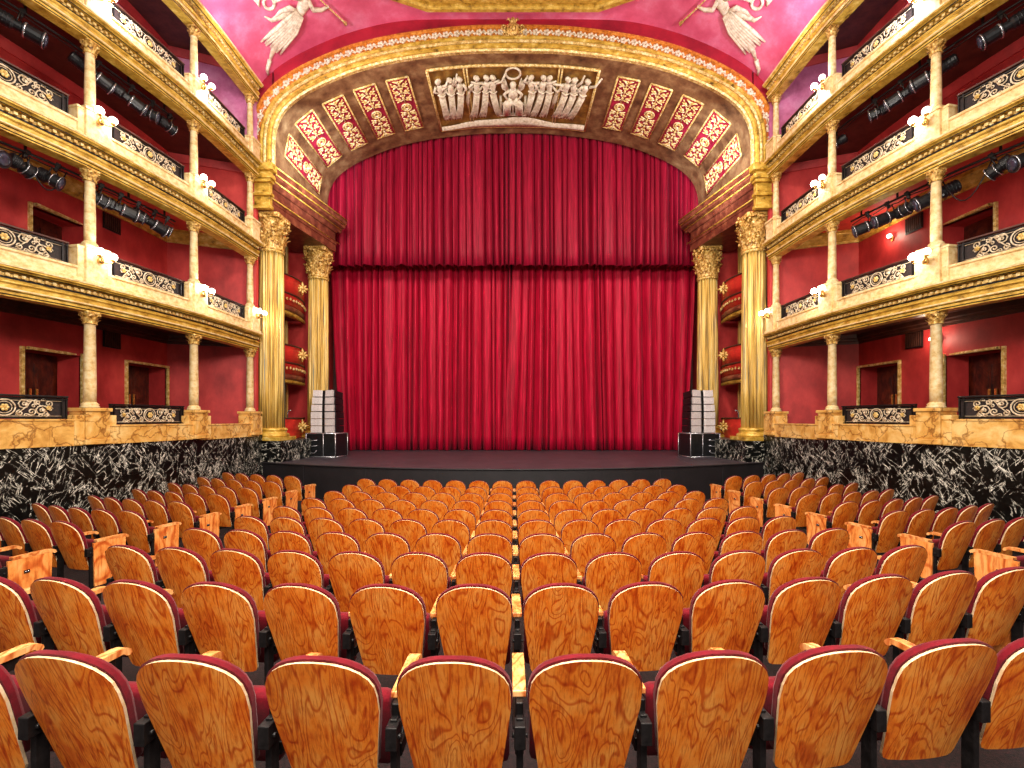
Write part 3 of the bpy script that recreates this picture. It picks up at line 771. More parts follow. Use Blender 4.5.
# ------------------------------------------------------------ stage spotlights hung under the cornices
def spot_proto(kind):
    t = thing('stage_spotlight', 'x', 'spotlight', group='black stage spotlights under the balconies')
    L, R = (.74, .135) if kind == 'profile' else (.36, .13)
    m = M()     # body along +Y, hung at origin
    rot = lambda p: p
    pr = [(R*.55, -L*.5), (R*.85, -L*.48), (R*.9, -L*.1), (R*.7, -L*.05), (R*.7, L*.08), (R*.95, L*.1), (R*.95, L*.42), (R*1.1, L*.44), (R*1.1, L*.5)]
    m.T = lambda p: (p[0], p[2], -p[1]-.30); m.lathe(pr, (0, 0, 0), 14, smooth=False)
    for k in range(5): m.lathe([(R*.98, 0), (R*.98, .012)], (0, 0, -L*.45+k*L*.07), 14)
    b = m.build('lamp_body', 'black', t)
    m = M(); m.T = lambda p: (p[0], p[2], -p[1]-.30); m.lathe([(R*.9, L*.501), (R*.6, L*.53), (R*.1, L*.54)], (0, 0, 0), 14); m.build('lens', 'lens', t)
    m = M(); m.T = lambda p: (p[0], p[2], -p[1]-.30); m.lathe([(R*1.02, L*.12), (R*1.02, L*.15)], (0, 0, 0), 14); m.lathe([(R*1.12, L*.46), (R*1.12, L*.485)], (0, 0, 0), 14); m.build('bright_ring', 'chrome', t)
    m = M()
    m.tube([(-R*1.15, 0, -.30), (-R*1.15, 0, -.12), (R*1.15, 0, -.12), (R*1.15, 0, -.30)], .012, 4)
    m.box((0, 0, -.06), (.05, .05, .12)); m.box((0, 0, 0), (.09, .07, .08)); m.build('yoke', 'iron', t)
    return learn(t)
sp = {'profile': spot_proto('profile'), 'fresnel': spot_proto('fresnel')}; usedP = set(); nb = 0
#  side, tier, y position, kind, yaw, pitch
SPOTS = {(-1, 2): [(7.7, 'profile', -50), (8.35, 'profile', -45), (9.55, 'profile', -30), (10.25, 'profile', -38), (10.75, 'fresnel', -60), (11.2, 'fresnel', -20)],
         (-1, 1): [(7.9, 'profile', -80), (8.4, 'fresnel', -10), (8.85, 'fresnel', -60), (9.6, 'fresnel', -30), (10.0, 'profile', -35), (10.4, 'fresnel', -50), (10.8, 'profile', -30), (11.15, 'fresnel', -45)],
         (1, 2): [(7.75, 'profile', 45), (8.4, 'profile', 50), (9.5, 'profile', 35), (10.1, 'profile', 40), (10.7, 'fresnel', 50), (11.85, 'fresnel', 40)],
         (1, 1): [(8.0, 'profile', 70), (8.5, 'fresnel', 20), (9.5, 'profile', 60), (9.95, 'fresnel', 20), (10.4, 'profile', 70), (10.9, 'profile', 60)]}
for (s, k), lst in SPOTS.items():
    zb = E+LV[k]['cap']-.05
    m = M(); ya, yb = 7.2, (12.2 if (s, k) == (1, 2) else 11.35)
    pts = [(s*(PX(y)+.32), y, zb) for y in [lerp(ya, yb, i/14) for i in range(15)]]
    m.tube(pts, .025, 8)
    for i in (1, 4, 7, 10, 13): m.box((pts[i][0], pts[i][1], zb+.12), (.03, .03, .26))
    m.tube([(p[0]+s*.02, p[1], zb-.04-.05*math.sin(i*1.7)**2) for i, p in enumerate(pts)], .012, 5)
    tag(m.build('lighting_bar', 'iron', org=pts[7]), 'black lighting bar with cable under the %s cornice, %s side' % (['', 'second balcony', 'third balcony'][k], SIDE[s]), 'lighting bar', 'lighting bars')
    for i, (y, kind, yaw) in enumerate(lst):
        if kind in usedP: o = dup(sp[kind])
        else: o = sp[kind]; usedP.add(kind)
        o.location = (s*(PX(y)+.32), y, zb); o.rotation_euler = (math.radians(random.uniform(-12, 6)), 0, math.radians(-yaw if s == 1 else yaw)*-1)
        o.rotation_euler = (math.radians(-18+random.uniform(-6, 6)), 0, math.radians(yaw)*(1 if s == 1 else 1))
        o['label'] = '%s black stage spotlight, %s along the %s bar, %s side' % ('long' if kind == 'profile' else 'short', ORD[len(lst)-1-i]+' from the stage', ['', 'lower', 'upper'][k], SIDE[s])
# hanging cable loops under the second balcony, left
m = M(); x = lambda y: -(PX(y)+.34)
for (a, b, d) in ((7.8, 8.35, .35), (8.4, 9.0, .5)):
    m.tube([(x(lerp(a, b, t/10)), lerp(a, b, t/10), E+4.86-d*math.sin(PI*t/10)) for t in range(11)], .012, 5)
tag(m.build('hanging_cable', 'iron', org=(x(8.4), 8.4, E+4.8)), 'black cable looping between the spotlights under the left second balcony', 'cable')
m = M(); x = lambda y: (PX(y)+.34)
m.tube([(x(lerp(8.5, 9.3, t/10)), lerp(8.5, 9.3, t/10), E+4.86-.6*math.sin(PI*t/10)) for t in range(11)], .012, 5)
tag(m.build('hanging_cable', 'iron', org=(x(8.9), 8.9, E+4.8)), 'black cable looping between the spotlights under the right second balcony', 'cable')

# ------------------------------------------------------------ vault and ceiling
m = M(); ys = [5.0+.25*j for j in range(39)]+[14.56]
xs = [lerp(-1, 1, i/80) for i in range(81)]
P = [[(u*(PX(y)+.10), y, vz(u*(PX(y)+.10), y)) for u in xs] for y in ys]
m.grid(P); o = struct(m, 'ceiling', 'pink', 'rose painted vault above the galleries', solid=0)
b = o.modifiers.new('s', 'SOLIDIFY'); b.thickness = .15; b.offset = 0
# yellow ceiling frame
zc = E+12.42
outer = [(-2.65, 13.98), (2.65, 13.98), (4.2, 13.35), (4.2, 7.2), (2.65, 6.4), (-2.65, 6.4), (-4.2, 7.2), (-4.2, 13.35)]
cf = thing('ceiling_frame', 'large pale yellow moulded octagonal ceiling frame at the top centre', 'ceiling moulding', (0, 10, zc))
def ring(m, poly, prof, cx, cy, mat=0):
    rows = []
    for (x, y) in poly+[poly[0]]:
        dx, dy = cx-x, cy-y; l = math.hypot(dx, dy); dx, dy = dx/l, dy/l
        rows.append([(x+dx*o_, y+dy*o_, zc+z_) for o_, z_ in prof])
    m.grid(rows, mat, False, True)
m = M(); ring(m, outer, [(0, .4), (0, .06), (.06, .04), (.06, 0), (.22, -.03), (.26, .05), (.4, .06), (.44, 0), (.6, -.02), (.66, .1), (.66, .4)], 0, 10.2); m.build('moulding', 'gold', cf, (0, 10, zc))
m = M(); m.prism([(x*.9, 10.2+(y-10.2)*.9) for x, y in outer], zc+.14, zc+.3); m.build('centre_panel', 'cream_gold', cf, (0, 10, zc))

# ------------------------------------------------------------ proscenium wall, arch, soffit
Y0, Y1 = 14.5, 18.7
m = M(); Z = 16.0
for a, b in zip(TS, TS[1:]):
    xa, za, _, _ = arch(a); xb, zb, _, _ = arch(b)
    if abs(xa-xb) < 1e-4: continue
    m.add([(xa, Y0, za), (xb, Y0, zb), (xb, Y0, Z), (xa, Y0, Z), (xa, Y0+.25, za), (xb, Y0+.25, zb), (xb, Y0+.25, Z), (xa, Y0+.25, Z)], [(0, 1, 2, 3), (7, 6, 5, 4)], 0, False)
for s in (-1, 1): m.box((s*8.8, Y0+.125, E+11.2), (2.26, .25, 6.6))
struct(m, 'wall_front', 'wine_wall', 'wine red wall around the proscenium arch', recalc=False)
m = M()
fr = []
for t in TS:
    x, z, nx, nz = arch(t); fr.append(((x, 0, z), (nx, 0, nz), (0, 1, 0)))
m.sweep(fr, [(0, Y0), (.25, Y0), (.25, Y1), (0, Y1)], 0, True)
m.build('x', 'soffit'); bpy.data.objects.remove(bpy.data.objects['x'])
m = M(); NY = 12
m.grid([[(f[0][0], lerp(Y0, Y1, j/NY), f[0][2]) for j in range(NY+1)] for f in fr], 0, True)
m.grid([[(f[0][0]+f[1][0]*.25, lerp(Y0, Y1, j), f[0][2]+f[1][2]*.25) for j in (0, 1)] for f in fr], 0, True)
m.grid([[(f[0][0]+f[1][0]*k, Y1, f[0][2]+f[1][2]*k) for k in (0, .25)] for f in fr], 0, True)
struct(m, 'ceiling', 'soffit', 'brown patinated barrel soffit of the proscenium arch', recalc=False)

ARCHV = thing('proscenium_arch', 'broad gilded proscenium arch with a band of flowers above the crimson curtain', 'arch', (0, Y0, E+8)); ao = (0, Y0, E+8)
def arch_band(prof, n=160, lo=-1, hi=1):
    mm = M(); f = []
    for k in range(n+1):
        t = lerp(-ARCH_LEN, ARCH_LEN, k/n); x, z, nx, nz = arch(t); f.append(((x, 0, z), (nx, 0, nz), (0, 1, 0)))
    for pr, mi in prof: mm.sweep(f, pr, mi, False)
    return mm
m = arch_band([([(0, Y0+.1), (-.02, Y0-.03), (.03, Y0-.06), (.07, Y0-.03), (.07, Y0+.1)], 1),
               ([(.07, Y0+.1), (.07, Y0-.05), (.11, Y0-.1), (.17, Y0-.1), (.2, Y0-.04), (.2, Y0+.1)], 0),
               ([(.2, Y0+.1), (.2, Y0-.10), (.225, Y0-.13), (.26, Y0-.13), (.27, Y0-.08), (.27, Y0+.1)], 1),
               ([(.27, Y0+.1), (.27, Y0-.07), (.33, Y0-.15), (.37, Y0-.15), (.40, Y0-.08), (.40, Y0+.1)], 0)])
m.build('inner_moulding', ['gold', 'cream_gold'], ARCHV, ao)
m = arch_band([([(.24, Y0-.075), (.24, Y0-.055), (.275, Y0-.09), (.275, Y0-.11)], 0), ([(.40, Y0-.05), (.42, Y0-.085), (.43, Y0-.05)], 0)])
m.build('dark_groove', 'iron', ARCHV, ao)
m = arch_band([([(.40, Y0+.1), (.40, Y0-.08), (.64, Y0-.06), (.66, Y0-.14), (.72, Y0-.14), (.74, Y0-.02), (.74, Y0+.1)], 0)])
m.build('outer_band', 'gold_orange', ARCHV, ao)
for half in (-1, 1):
    m = M(); nfl = 56
    for k in range(nfl//2):
        t = half*lerp(.38, ARCH_LEN-.15, k/(nfl//2-1)); x, z, nx, nz = arch(t); tx, tz = nz, -nx
        c = (x+nx*.53, Y0-.085, z+nz*.53)
        for q in range(5):
            a = q*2*PI/5; dx, dz = math.cos(a)*.066, math.sin(a)*.066
            m.ell((c[0]+dx, c[1], c[2]+dz), (.05, .03, .05), 6, 4)
        for sg in (-1, 1):
            m.tube([(c[0]+tx*sg*.09, c[1], c[2]+tz*sg*.09), (c[0]+tx*sg*.15+nx*.06*sg, c[1], c[2]+tz*sg*.15+nz*.06*sg), (c[0]+tx*sg*.21, c[1], c[2]+tz*sg*.21)], [.016, .038, .01], 5)
        if k: m.tube([(px_, Y0-.075, pz_), (c[0], Y0-.075, c[2])], .012, 4)
        px_, pz_ = c[0], c[2]
    m.build('flower_garland', 'relief', ARCHV, ao)
m = M(); zc_ = E+11.7+.55
m.ell((0, Y0-.17, zc_), (.2, .08, .22), 12, 7); m.ell((0, Y0-.24, zc_), (.1, .06, .12), 10, 6)
for q in (-1, 1):
    m.tube(spiral((q*.27, Y0-.16, zc_+.06), (q, 0, 0), (0, 0, 1), .13, 1.4, 14, .15, PI*.8), .03, 6)
    m.tube(spiral((q*.24, Y0-.16, zc_-.16), (q, 0, 0), (0, 0, -1), .1, 1.3, 12, .15, PI*.8), .025, 6)
    m.tube([(q*.05, Y0-.18, zc_+.2), (q*.14, Y0-.2, zc_+.3), (q*.2, Y0-.18, zc_+.26)], [.04, .035, .01], 6)
m.ell((0, Y0-.2, zc_+.26), (.07, .05, .09), 8, 6)
m.build('crowning_cartouche', 'gold_dark', ARCHV, ao)

# ornament panels on the soffit (local frame: x along the arch, y towards the curtain, z into the opening)
def ornament_panel():
    t = thing('ornament_panel', 'x', 'panel', group='crimson panels with golden arabesques in the arch soffit')
    w, l = .34, 1.28
    m = M(); m.box((0, 0, .02), (w*2, l*2, .04)); m.build('panel_board', 'panel_red', t)
    m = M()
    for sx in (-1, 1): m.tube([(sx*(w+.03), -l-.03, .035), (sx*(w+.03), l+.03, .035)], .032, 6)
    for sy in (-1, 1): m.tube([(-w-.03, sy*(l+.03), .035), (w+.03, sy*(l+.03), .035)], .032, 6)
    m.build('panel_frame', 'cream_gold', t)
    m = M(); X, Yv = (1, 0, 0), (0, 1, 0); z = .06
    m.tube(spiral((0, .05, z), X, Yv, .17, 1, 18, 1), .025, 5)
    for k in range(8):
        a = k*PI/4; m.ell((.09*math.cos(a), .05+.09*math.sin(a), z), (.045, .045, .03), 6, 4)
    for sy in (-1, 1):
        for y0, sc_ in ((.38, 1.0), (.72, .95), (1.03, .8)):
            for sx in (-1, 1):
                m.tube(spiral((sx*.15, sy*y0, z), (sx, 0, 0), (0, sy, 0), .10*sc_, 1.4, 12, .15, PI*1.1), .02, 5)
                m.ell((sx*.15, sy*y0, z), (.035, .035, .03), 6, 4)
                for q in range(3):
                    a = (-.5+q*.75)*sy; R = Matrix.Rotation(a if sx > 0 else PI-a, 3, 'Z')
                    m.ell((sx*(.21+.02*q), sy*(y0-.10+q*.1), z), (.075, .03, .022), 6, 4, R=R)
            R = Matrix.Rotation(PI/2, 3, 'Z')
            m.ell((0, sy*(y0+.02), z), (.12, .045, .03), 6, 4, R=R)
            for sx in (-1, 1): m.ell((sx*.055, sy*(y0+.15), z), (.07, .028, .025), 6, 4, R=Matrix.Rotation(sx*sy*.9, 3, 'Z'))
            m.ell((0, sy*(y0+.17), z), (.04, .04, .03), 6, 4)
        m.tube([(0, sy*.2, z), (0, sy*1.2, z)], [.02, .012], 5)
        for sx in (-1, 1): m.tube([(0, sy*1.08, z), (sx*.08, sy*1.2, z), (sx*.2, sy*1.24, z)], [.03, .04, .01], 5)
    m.build('arabesque', 'arab', t)
    return learn(t)
op = ornament_panel(); first = True
for s in (-1, 1):
    for k in range(5):
        t = 3.90+1.135*k; x, z, nx, nz = arch(s*t)
        o = op if first else dup(op); first = False
        zax = Vector((-nx, 0, -nz)); yax = Vector((0, 1, 0)); xax = yax.cross(zax)
        R = Matrix((xax, yax, zax)).transposed()
        o.location = (x, 16.5, z); o.rotation_euler = R.to_euler()
        o['label'] = 'crimson panel with golden arabesque in the arch soffit, %s %s of the relief' % (ORD[k], SIDE[s])

# carved frieze relief in the crown of the soffit
RT = thing('frieze_relief', 'ivory relief of dancing robed figures around an enthroned one, crown of the arch', 'relief', (0, 16.5, E+11.6)); ro = (0, 16.5, E+11.6)
def TR(p):
    """panel frame (u right, v up the picture = towards the hall, w down into the opening)"""
    x, z, nx, nz = arch(p[0] if abs(p[0]) > 1e-6 else 1e-6)
    return (x-nx*p[2], 16.55-p[1]-p[3] if len(p) > 3 else 16.55-p[1], z-nz*p[2])
m = M(TR)
m.grid([[(lerp(-2.85, 2.85, i/24), v, .03) for v in (-1.6, 1.5)] for i in range(25)], 0, False); m.build('relief_ground', 'relief_ground', RT, ro, recalc=False)
m = M(TR)
for sx in (-1, 1): m.tube([(sx*2.87, -1.62, .05), (sx*2.87, 1.52, .05)], .05, 6)
for sx in (-1, 1):
    for d in (-.05, .05): m.tube([(sx*1.60+d, -1.6, .05), (sx*1.60+d, 1.5, .05)], .03, 6)
for v in (-1.62, 1.52): m.tube([(lerp(-2.87, 2.87, i/20), v, .05) for i in range(21)], .05, 6)
m.build('relief_frame', 'cream_gold', RT, ro)
m = M(TR)
P = []
for i in range(31):
    u = lerp(-2.82, 2.82, i/30); h = .14+.28*math.exp(-(u/1.3)**2)+.05*math.sin(u*3)
    P.append([(u, -1.58, .04), (u, -1.55, .12), (u, -1.58+h*.8, .14), (u, -1.58+h+.1, .06)])
m.grid(P); m.build('relief_hill', 'relief', RT, ro, recalc=False)
def figure(u, lean, trail, arms, facing, sc_=1.0, drape=1):
    """draped standing figure in relief; v=0 at the hips"""
    m = M(lambda p: TR((p[0], p[1]+.27, p[2]))); sq = ((0, 0, 1), .62); w = .09
    hip = (u, -.05, w); ch = (u+lean*.25, .42, w); nk = (u+lean*.33, .60, w); hd = (u+lean*.38+facing*.03, .76, w+.02)
    knee = (u+trail*.25, -.55, w); foot = (u+trail*.75, -1.12, w)
    m.tube([(u+lean*.3, .56, w), ch, (u+lean*.12, .22, w), hip, knee, (u+trail*.5, -.85, w), foot, (u+trail*.85, -1.22, w)], [.08, .12, .085, .125, .12, .10, .075, .02], 10, flat=sq)
    m.tube([nk, hd], .045, 8, flat=sq); m.ell(hd, (.085, .105, .08), 10, 7); m.ell((hd[0]-facing*.045, hd[1]+.03, hd[2]-.01), (.085, .09, .075), 8, 6)
    m.ell((hd[0]+facing*.085, hd[1]-.01, hd[2]), (.018, .02, .02), 5, 4)
    for k in range(6):                       # folds of the robe
        f = (k-2.5)/2.5
        m.tube([(u+f*.08, .0, w+.065), (knee[0]+f*.09, -.5, w+.07), (u+trail*.5+f*.11, -.85, w+.06), (u+trail*.8+f*.13, -1.18-.06*(k % 2), w+.02)], [.015, .02, .02, .012], 5)
    m.tube([(u+lean*.1-.13, .2, w+.05), (u+.02, .12, w+.09), (u+.15, .16, w+.04)], .025, 5)
    m.tube([(foot[0], foot[1]+.03, w), (foot[0]+facing*.10, foot[1]-.06, w)], [.05, .03], 6)
    if drape: m.tube([(ch[0]-facing*.12, .38, w), (u-facing*.27, .1, w-.02), (u-facing*.30+trail*.2, -.35, w-.03), (u-facing*.22+trail*.5, -.8, w-.04)], [.03, .06, .075, .02], 7, flat=sq)
    for side, (ex, ev, hx, hv) in zip((-1, 1), arms):
        sh = (nk[0]+side*.12, nk[1]-.07, w+.01)
        m.tube([sh, (sh[0]+ex, sh[1]+ev, w+.03), (sh[0]+hx, sh[1]+hv, w+.02)], [.05, .042, .03], 7)
        m.ell((sh[0]+hx*1.06, sh[1]+hv*1.06, w+.02), (.035, .04, .03), 6, 4)
    o = m.build('carved_figure', 'relief', RT, ro)
A = [((-.1, -.2, .05, -.3), (.12, .05, .2, .25)), ((-.15, -.1, -.2, -.25), (.12, .2, .16, .45)), ((-.12, .1, -.02, .3), (.1, -.2, .0, -.35)),
     ((-.15, -.12, -.05, -.3), (.15, -.02, .35, -.02)), ((-.2, .02, -.36, .08), (.15, .05, .3, .12)), ((-.12, -.18, .05, -.28), (.2, .08, .32, .42))]
for (u, lean, tr, a, fc) in ((-2.55, -.05, .05, 0, -1), (-2.22, .1, -.1, 1, 1), (-1.88, .05, -.3, 2, 1), (-1.3, .1, -.3, 3, 1), (-.98, .15, -.25, 4, 1), (-.72, .05, .3, 5, 1),
                             (.68, -.15, -.3, 2, -1), (1.02, .05, -.35, 4, 1), (1.3, -.1, -.2, 3, -1), (1.86, .05, -.3, 0, 1), (2.16, -.1, -.35, 1, -1), (2.48, .2, -.4, 5, 1)):
    figure(u, lean, tr, A[a], fc)
# the enthroned winged figure and the ring above
m = M(TR); w = .1
m.tube([(0, .5, w), (0, .3, w), (0, .02, w)], [.12, .17, .2], 10, flat=((0, 0, 1), .6))
m.ell((0, .68, w+.03), (.10, .12, .09), 10, 7); m.ell((0, .72, w), (.12, .12, .08), 10, 6)
m.tube([(-.02, .05, w+.05), (-.22, -.15, w+.1), (-.26, -.75, w+.05)], [.17, .16, .12], 9, flat=((0, 0, 1), .6))
m.tube([(.02, .05, w+.05), (.22, -.15, w+.1), (.26, -.75, w+.05)], [.17, .16, .12], 9, flat=((0, 0, 1), .6))
for k in range(7): u = (k-3)*.1; m.tube([(u*.7, -.02, w+.12), (u*1.1, -.3, w+.15), (u*1.1, -.74, w+.08)], .022, 5)
for q in (-1, 1):
    m.tube([(q*.14, .45, w), (q*.32, .28, w+.03), (q*.2, .1, w+.1)], [.06, .05, .035], 7)
m.build('carved_figure', 'relief', RT, ro)
m = M(TR)
for q in (-1, 1):
    for k in range(6):
        a = .25+k*.17; L = .62-.06*k
        m.tube([(q*.18, .38, w-.03), (q*(.18+L*.55*math.sin(a)), .38+L*.55*math.cos(a)+.05, w-.03), (q*(.18+L*math.sin(a)*.75), .38+L*math.cos(a), w-.03)], [.05, .05, .015], 6)
m.build('wing', 'relief', RT, ro)
m = M(TR)
for q in (-1, 1): m.tube([(q*.45, .1, .07), (q*.45, -.85, .07)], .05, 6)
m.tube([(-.5, -.85, .08), (.5, -.85, .08)], .06, 6); m.tube([(-.42, -.3, .06), (.42, -.3, .06)], .05, 6); m.build('throne', 'relief', RT, ro)
m = M(TR); m.tube(spiral((0, 1.2, .08), (1, 0, 0), (0, 1, 0), .25, 1, 24, 1), .035, 6); m.build('ring', 'relief', RT, ro)

# ------------------------------------------------------------ entablatures, big columns, stage boxes
def fluted(H, R):
    t = thing('fluted_column', 'x', 'column', group='great gilded fluted columns of the proscenium')
    hc = 1.15; m = M()
    m.box((0, 0, .06), (R*2.75, R*2.75, .12)); m.lathe([(R*1.3, .12), (R*1.36, .16), (R*1.3, .22), (R*1.14, .24), (R*1.12, .3), (R*1.2, .34), (R*1.16, .39), (R*1.03, .41)], n=36)
    m.build('column_base', 'gold', t, bevel=.01)
    m = M(); nf = 20
    def rm(a, z): return 1-.17*max(0, math.sin(a*nf/2)**2)**.8
    zt = H-hc
    m.lathe([(R, .40), (R*1.0, 1.6), (R*.97, 3.2), (R*.90, zt-.06)], n=nf*8, rmod=rm)
    m.lathe([(R*.96, zt-.07), (R*.99, zt-.04), (R*.94, zt)], n=36)
    m.build('shaft', 'gold_column', t)
    m = M(); capital(m, (0, 0, zt), R*.88, hc, 10)
    rr = random.Random(3)
    for k in range(46):
        a = rr.uniform(0, 2*PI); z = zt+rr.uniform(.15, .95)*hc; r_ = R*.9*(1.12+.35*(z-zt)/hc)
        m.ell((r_*math.cos(a), r_*math.sin(a), z), (.05, .05, .06), 6, 4)
    m.build('capital', 'gold_dark', t)
    return learn(t)
fc = fluted(7.33, .395); first = True
for s in (-1, 1):
    for (x, y, nm) in ((7.93, 14.97, 'outer, beside the boxes'), (7.63, 17.85, 'inner, beside the curtain')):
        o = fc if first else dup(fc); first = False
        o.location = (s*x, y, E-.73); o.rotation_euler = (0, 0, 0)
        o['label'] = 'tall gilded fluted column with leafy capital, %s side, %s' % (SIDE[s], nm)
    # marble plinth
    m = M(); pl = [(s*8.75, 14.4), (s*7.35, 14.4), (s*7.0, 18.5), (s*8.75, 18.5)]
    m.prism(pl, 0.0, E-.735); tag(m.build('column_plinth', 'marble', org=(s*7.9, 16.4, 1.0)), 'black veined marble plinth under the great columns, %s of stage' % SIDE[s], 'plinth', 'marble plinths')
    # entablature
    og = (s*7.8, 16.4, E+6.6)
    t = thing('entablature', 'red-brown marbled entablature with jutting cornice on the %s columns' % SIDE[s], 'entablature', og, 0, 'entablatures of the proscenium')
    pr = [(0, 6.60), (.0, 6.86), (.03, 6.88), (.03, 6.98), (.06, 7.0), (-.02, 7.04), (-.02, 7.34), (.04, 7.36), (.08, 7.44)]
    co_ = [(.10, 7.44), (.14, 7.52), (.14, 7.58), (.28, 7.64), (.30, 7.74), (.36, 7.80), (.38, 7.92), (.34, 7.96)]
    def ent(prof, y0, y1):
        mm = M(); rows = []
        for (xx, yy, k) in ((7.72, y0, .62), (7.05, y1, 1.0)):
            rows.append([(s*(xx-o_*k), yy, E+z_) for o_, z_ in prof]+[(s*8.7, yy, E+prof[-1][1]), (s*8.7, yy, E+prof[0][1])])
        mm.grid(rows, 0, False, True); n = len(rows[0])
        for r_ in rows: mm.add(r_, [tuple(range(n))])
        return mm
    ent(pr, 14.45, 18.1).build('architrave', 'soffit_red', t, og)
    ent(co_, 14.45, 18.35).build('cornice', 'soffit_red', t, og)
    mm = M()
    for (o_, z_) in ((.06, 7.0), (.15, 7.55), (.31, 7.74), (.385, 7.93)):
        mm.tube([(s*(7.72-o_*.62), 14.45, E+z_), (s*(7.05-o_), 18.3, E+z_)], .025, 5)
    mm.build('gilt_fillet', 'gold', t, og)
    mm = M()
    for (xi, z0, z1, yy) in ((7.62, 6.60, 6.72, 14.30), (7.66, 6.72, 7.0, 14.34), (7.60, 7.0, 7.1, 14.28), (7.66, 7.1, 7.42, 14.34), (7.60, 7.42, 7.52, 14.26), (7.55, 7.52, 7.66, 14.22), (7.62, 7.66, 7.76, 14.28), (7.50, 7.76, 7.98, 14.18)):
        mm.box((s*(xi+8.38)/2, (yy+14.5)/2, E+(z0+z1)/2), (8.38-xi, 14.5-yy, z1-z0))
    mm.build('pier_front', 'gold', t, og, bevel=.015)
    # jamb wall behind boxes and beside the curtain
    m = M(); m.box((s*9.6, 16.6, E+3.6), (.2, 4.2, 8.8)); m.box((s*8.9, 18.45, E+3.3), (1.5, .3, 8.2)); m.box((s*9.1, 14.62, E+3.6), (1.1, .2, 8.8))
    m.box((s*8.25, 19.6, E+5.2), (.15, 2.2, 13.2)); m.box((s*9.3, 18.85, E+10.2), (2.2, .3, 4.6))
    struct(m, 'wall_%s' % SIDE[s], 'red_wall', 'red wall of the stage boxes, %s side' % SIDE[s])
    # stage boxes
    arc = lambda t, r: (s*(8.2-(r-.27)*math.sin(PI*t)), 15.2+2.75*t)
    for k, (zt, zb, hf) in enumerate(((.02, -.73, 0), (2.6, 1.98, 1), (5.06, 4.42, 1))):
        og = (s*8.4, 16.45, E+zb)
        t = thing('stage_box', 'curved red stage box with a gilt star, %s, %s of the curtain' % (['lowest', 'middle', 'top'][k], SIDE[s]), 'theatre box', og, 0, 'red stage boxes between the great columns')
        def shell(prof, rr):
            mm = M(); rows = []
            for i in range(25):
                tt = i/24; rows.append([(*arc(tt, rr+o_), E+z_) for o_, z_ in prof])
            mm.grid(rows, 0, True, True); n = len(prof); mm.add(rows[0], [tuple(range(n))]); mm.add(rows[-1], [tuple(range(n))]); return mm
        tp = -.12 if k == 0 else -.02
        shell([(tp, zb), (0, zb+.3), (.02, zt-.06), (-.08, zt-.06), (-.12, zb)], .62).build('parapet', 'red_box', t, og)
        shell([(.03, zt-.06), (.06, zt-.03), (.03, zt), (-.1, zt), (-.1, zt-.06)], .62).build('parapet_rail', 'dark_brown', t, og)
        if hf:
            shell([(.03, zb-.05), (.05, zb-.02), (.03, zb), (-.15, zb), (-.15, zb-.05)], .62).build('lower_rail', 'dark_brown', t, og)
            shell([(-.10, zb-.42), (-.02, zb-.08), (-.02, zb-.05), (-.3, zb-.05), (-.3, zb-.42)], .62).build('frieze', 'red_box', t, og)
            mm = M()
            for i in range(14):
                tt = .08+.84*i/13; x, y = arc(tt, .60)
                mm.tube(spiral((x-s*.03, y, E+zb-.22), (0, 1, 0), (0, 0, 1), .06, 1.1, 8, .3, i*PI), .016, 4)
            mm.build('frieze_scrolls', 'cream_gold', t, og)
            shell([(-.12, zb-.62), (-.05, zb-.58), (-.02, zb-.5), (-.08, zb-.42), (-.4, zb-.42), (-.4, zb-.62)], .62).build('box_moulding', 'soffit_red', t, og)
            shell([(-.16, zb-.72), (-.12, zb-.62), (-.4, zb-.62), (-.4, zb-.72)], .62).build('gilt_moulding', 'gold', t, og)
            mm = M(); mm.box((s*9.0, 16.5, E+zb-.5), (1.1, 3.2, .15)); mm.build('box_floor', 'dark_brown', t, og)
        # star
        mm = M(); tt = .60; x, y = arc(tt, .66); zc3 = E+(zt+zb)/2+(.02 if k else .05)
        x2, y2 = arc(tt+.02, .66); x1, y1 = arc(tt-.02, .66); tg = Vector((x2-x1, y2-y1, 0)).normalized(); nn = Vector((-tg.y, tg.x, 0)); nn = nn if nn.x*s < 0 else -nn
        nn = (nn+Vector((0, -1.3, 0))).normalized(); tg = Vector((-nn.y, nn.x, 0))
        c = Vector((x, y, zc3))+nn*.10
        for q in range(8):
            a = q*PI/4; r_ = .26 if q % 2 == 0 else .2
            d = tg*math.cos(a)+Vector((0, 0, 1))*math.sin(a)
            mm.tube([tuple(c), tuple(c+d*r_*.55+nn*.02), tuple(c+d*r_)], [.03, .05, .012], 6)
        mm.ell(tuple(c+nn*.03), (.07, .07, .07), 8, 6); mm.build('gilt_star', 'gold_dark', t, og)
    # inner pillars of the boxes
    m = M()
    for z0, z1 in ((.0, 1.3), (2.6, 3.75), (5.0, 6.6)):
        m.box((s*8.78, 17.55, E+(z0+z1)/2), (.16, .12, z1-z0)); m.box((s*8.8, 17.1, E+(z0+z1)/2), (.1, .08, z1-z0))
    struct(m, 'trim_%d' % (20+s), 'gold_column', 'narrow gilt jambs in the stage box openings, %s side' % SIDE[s])

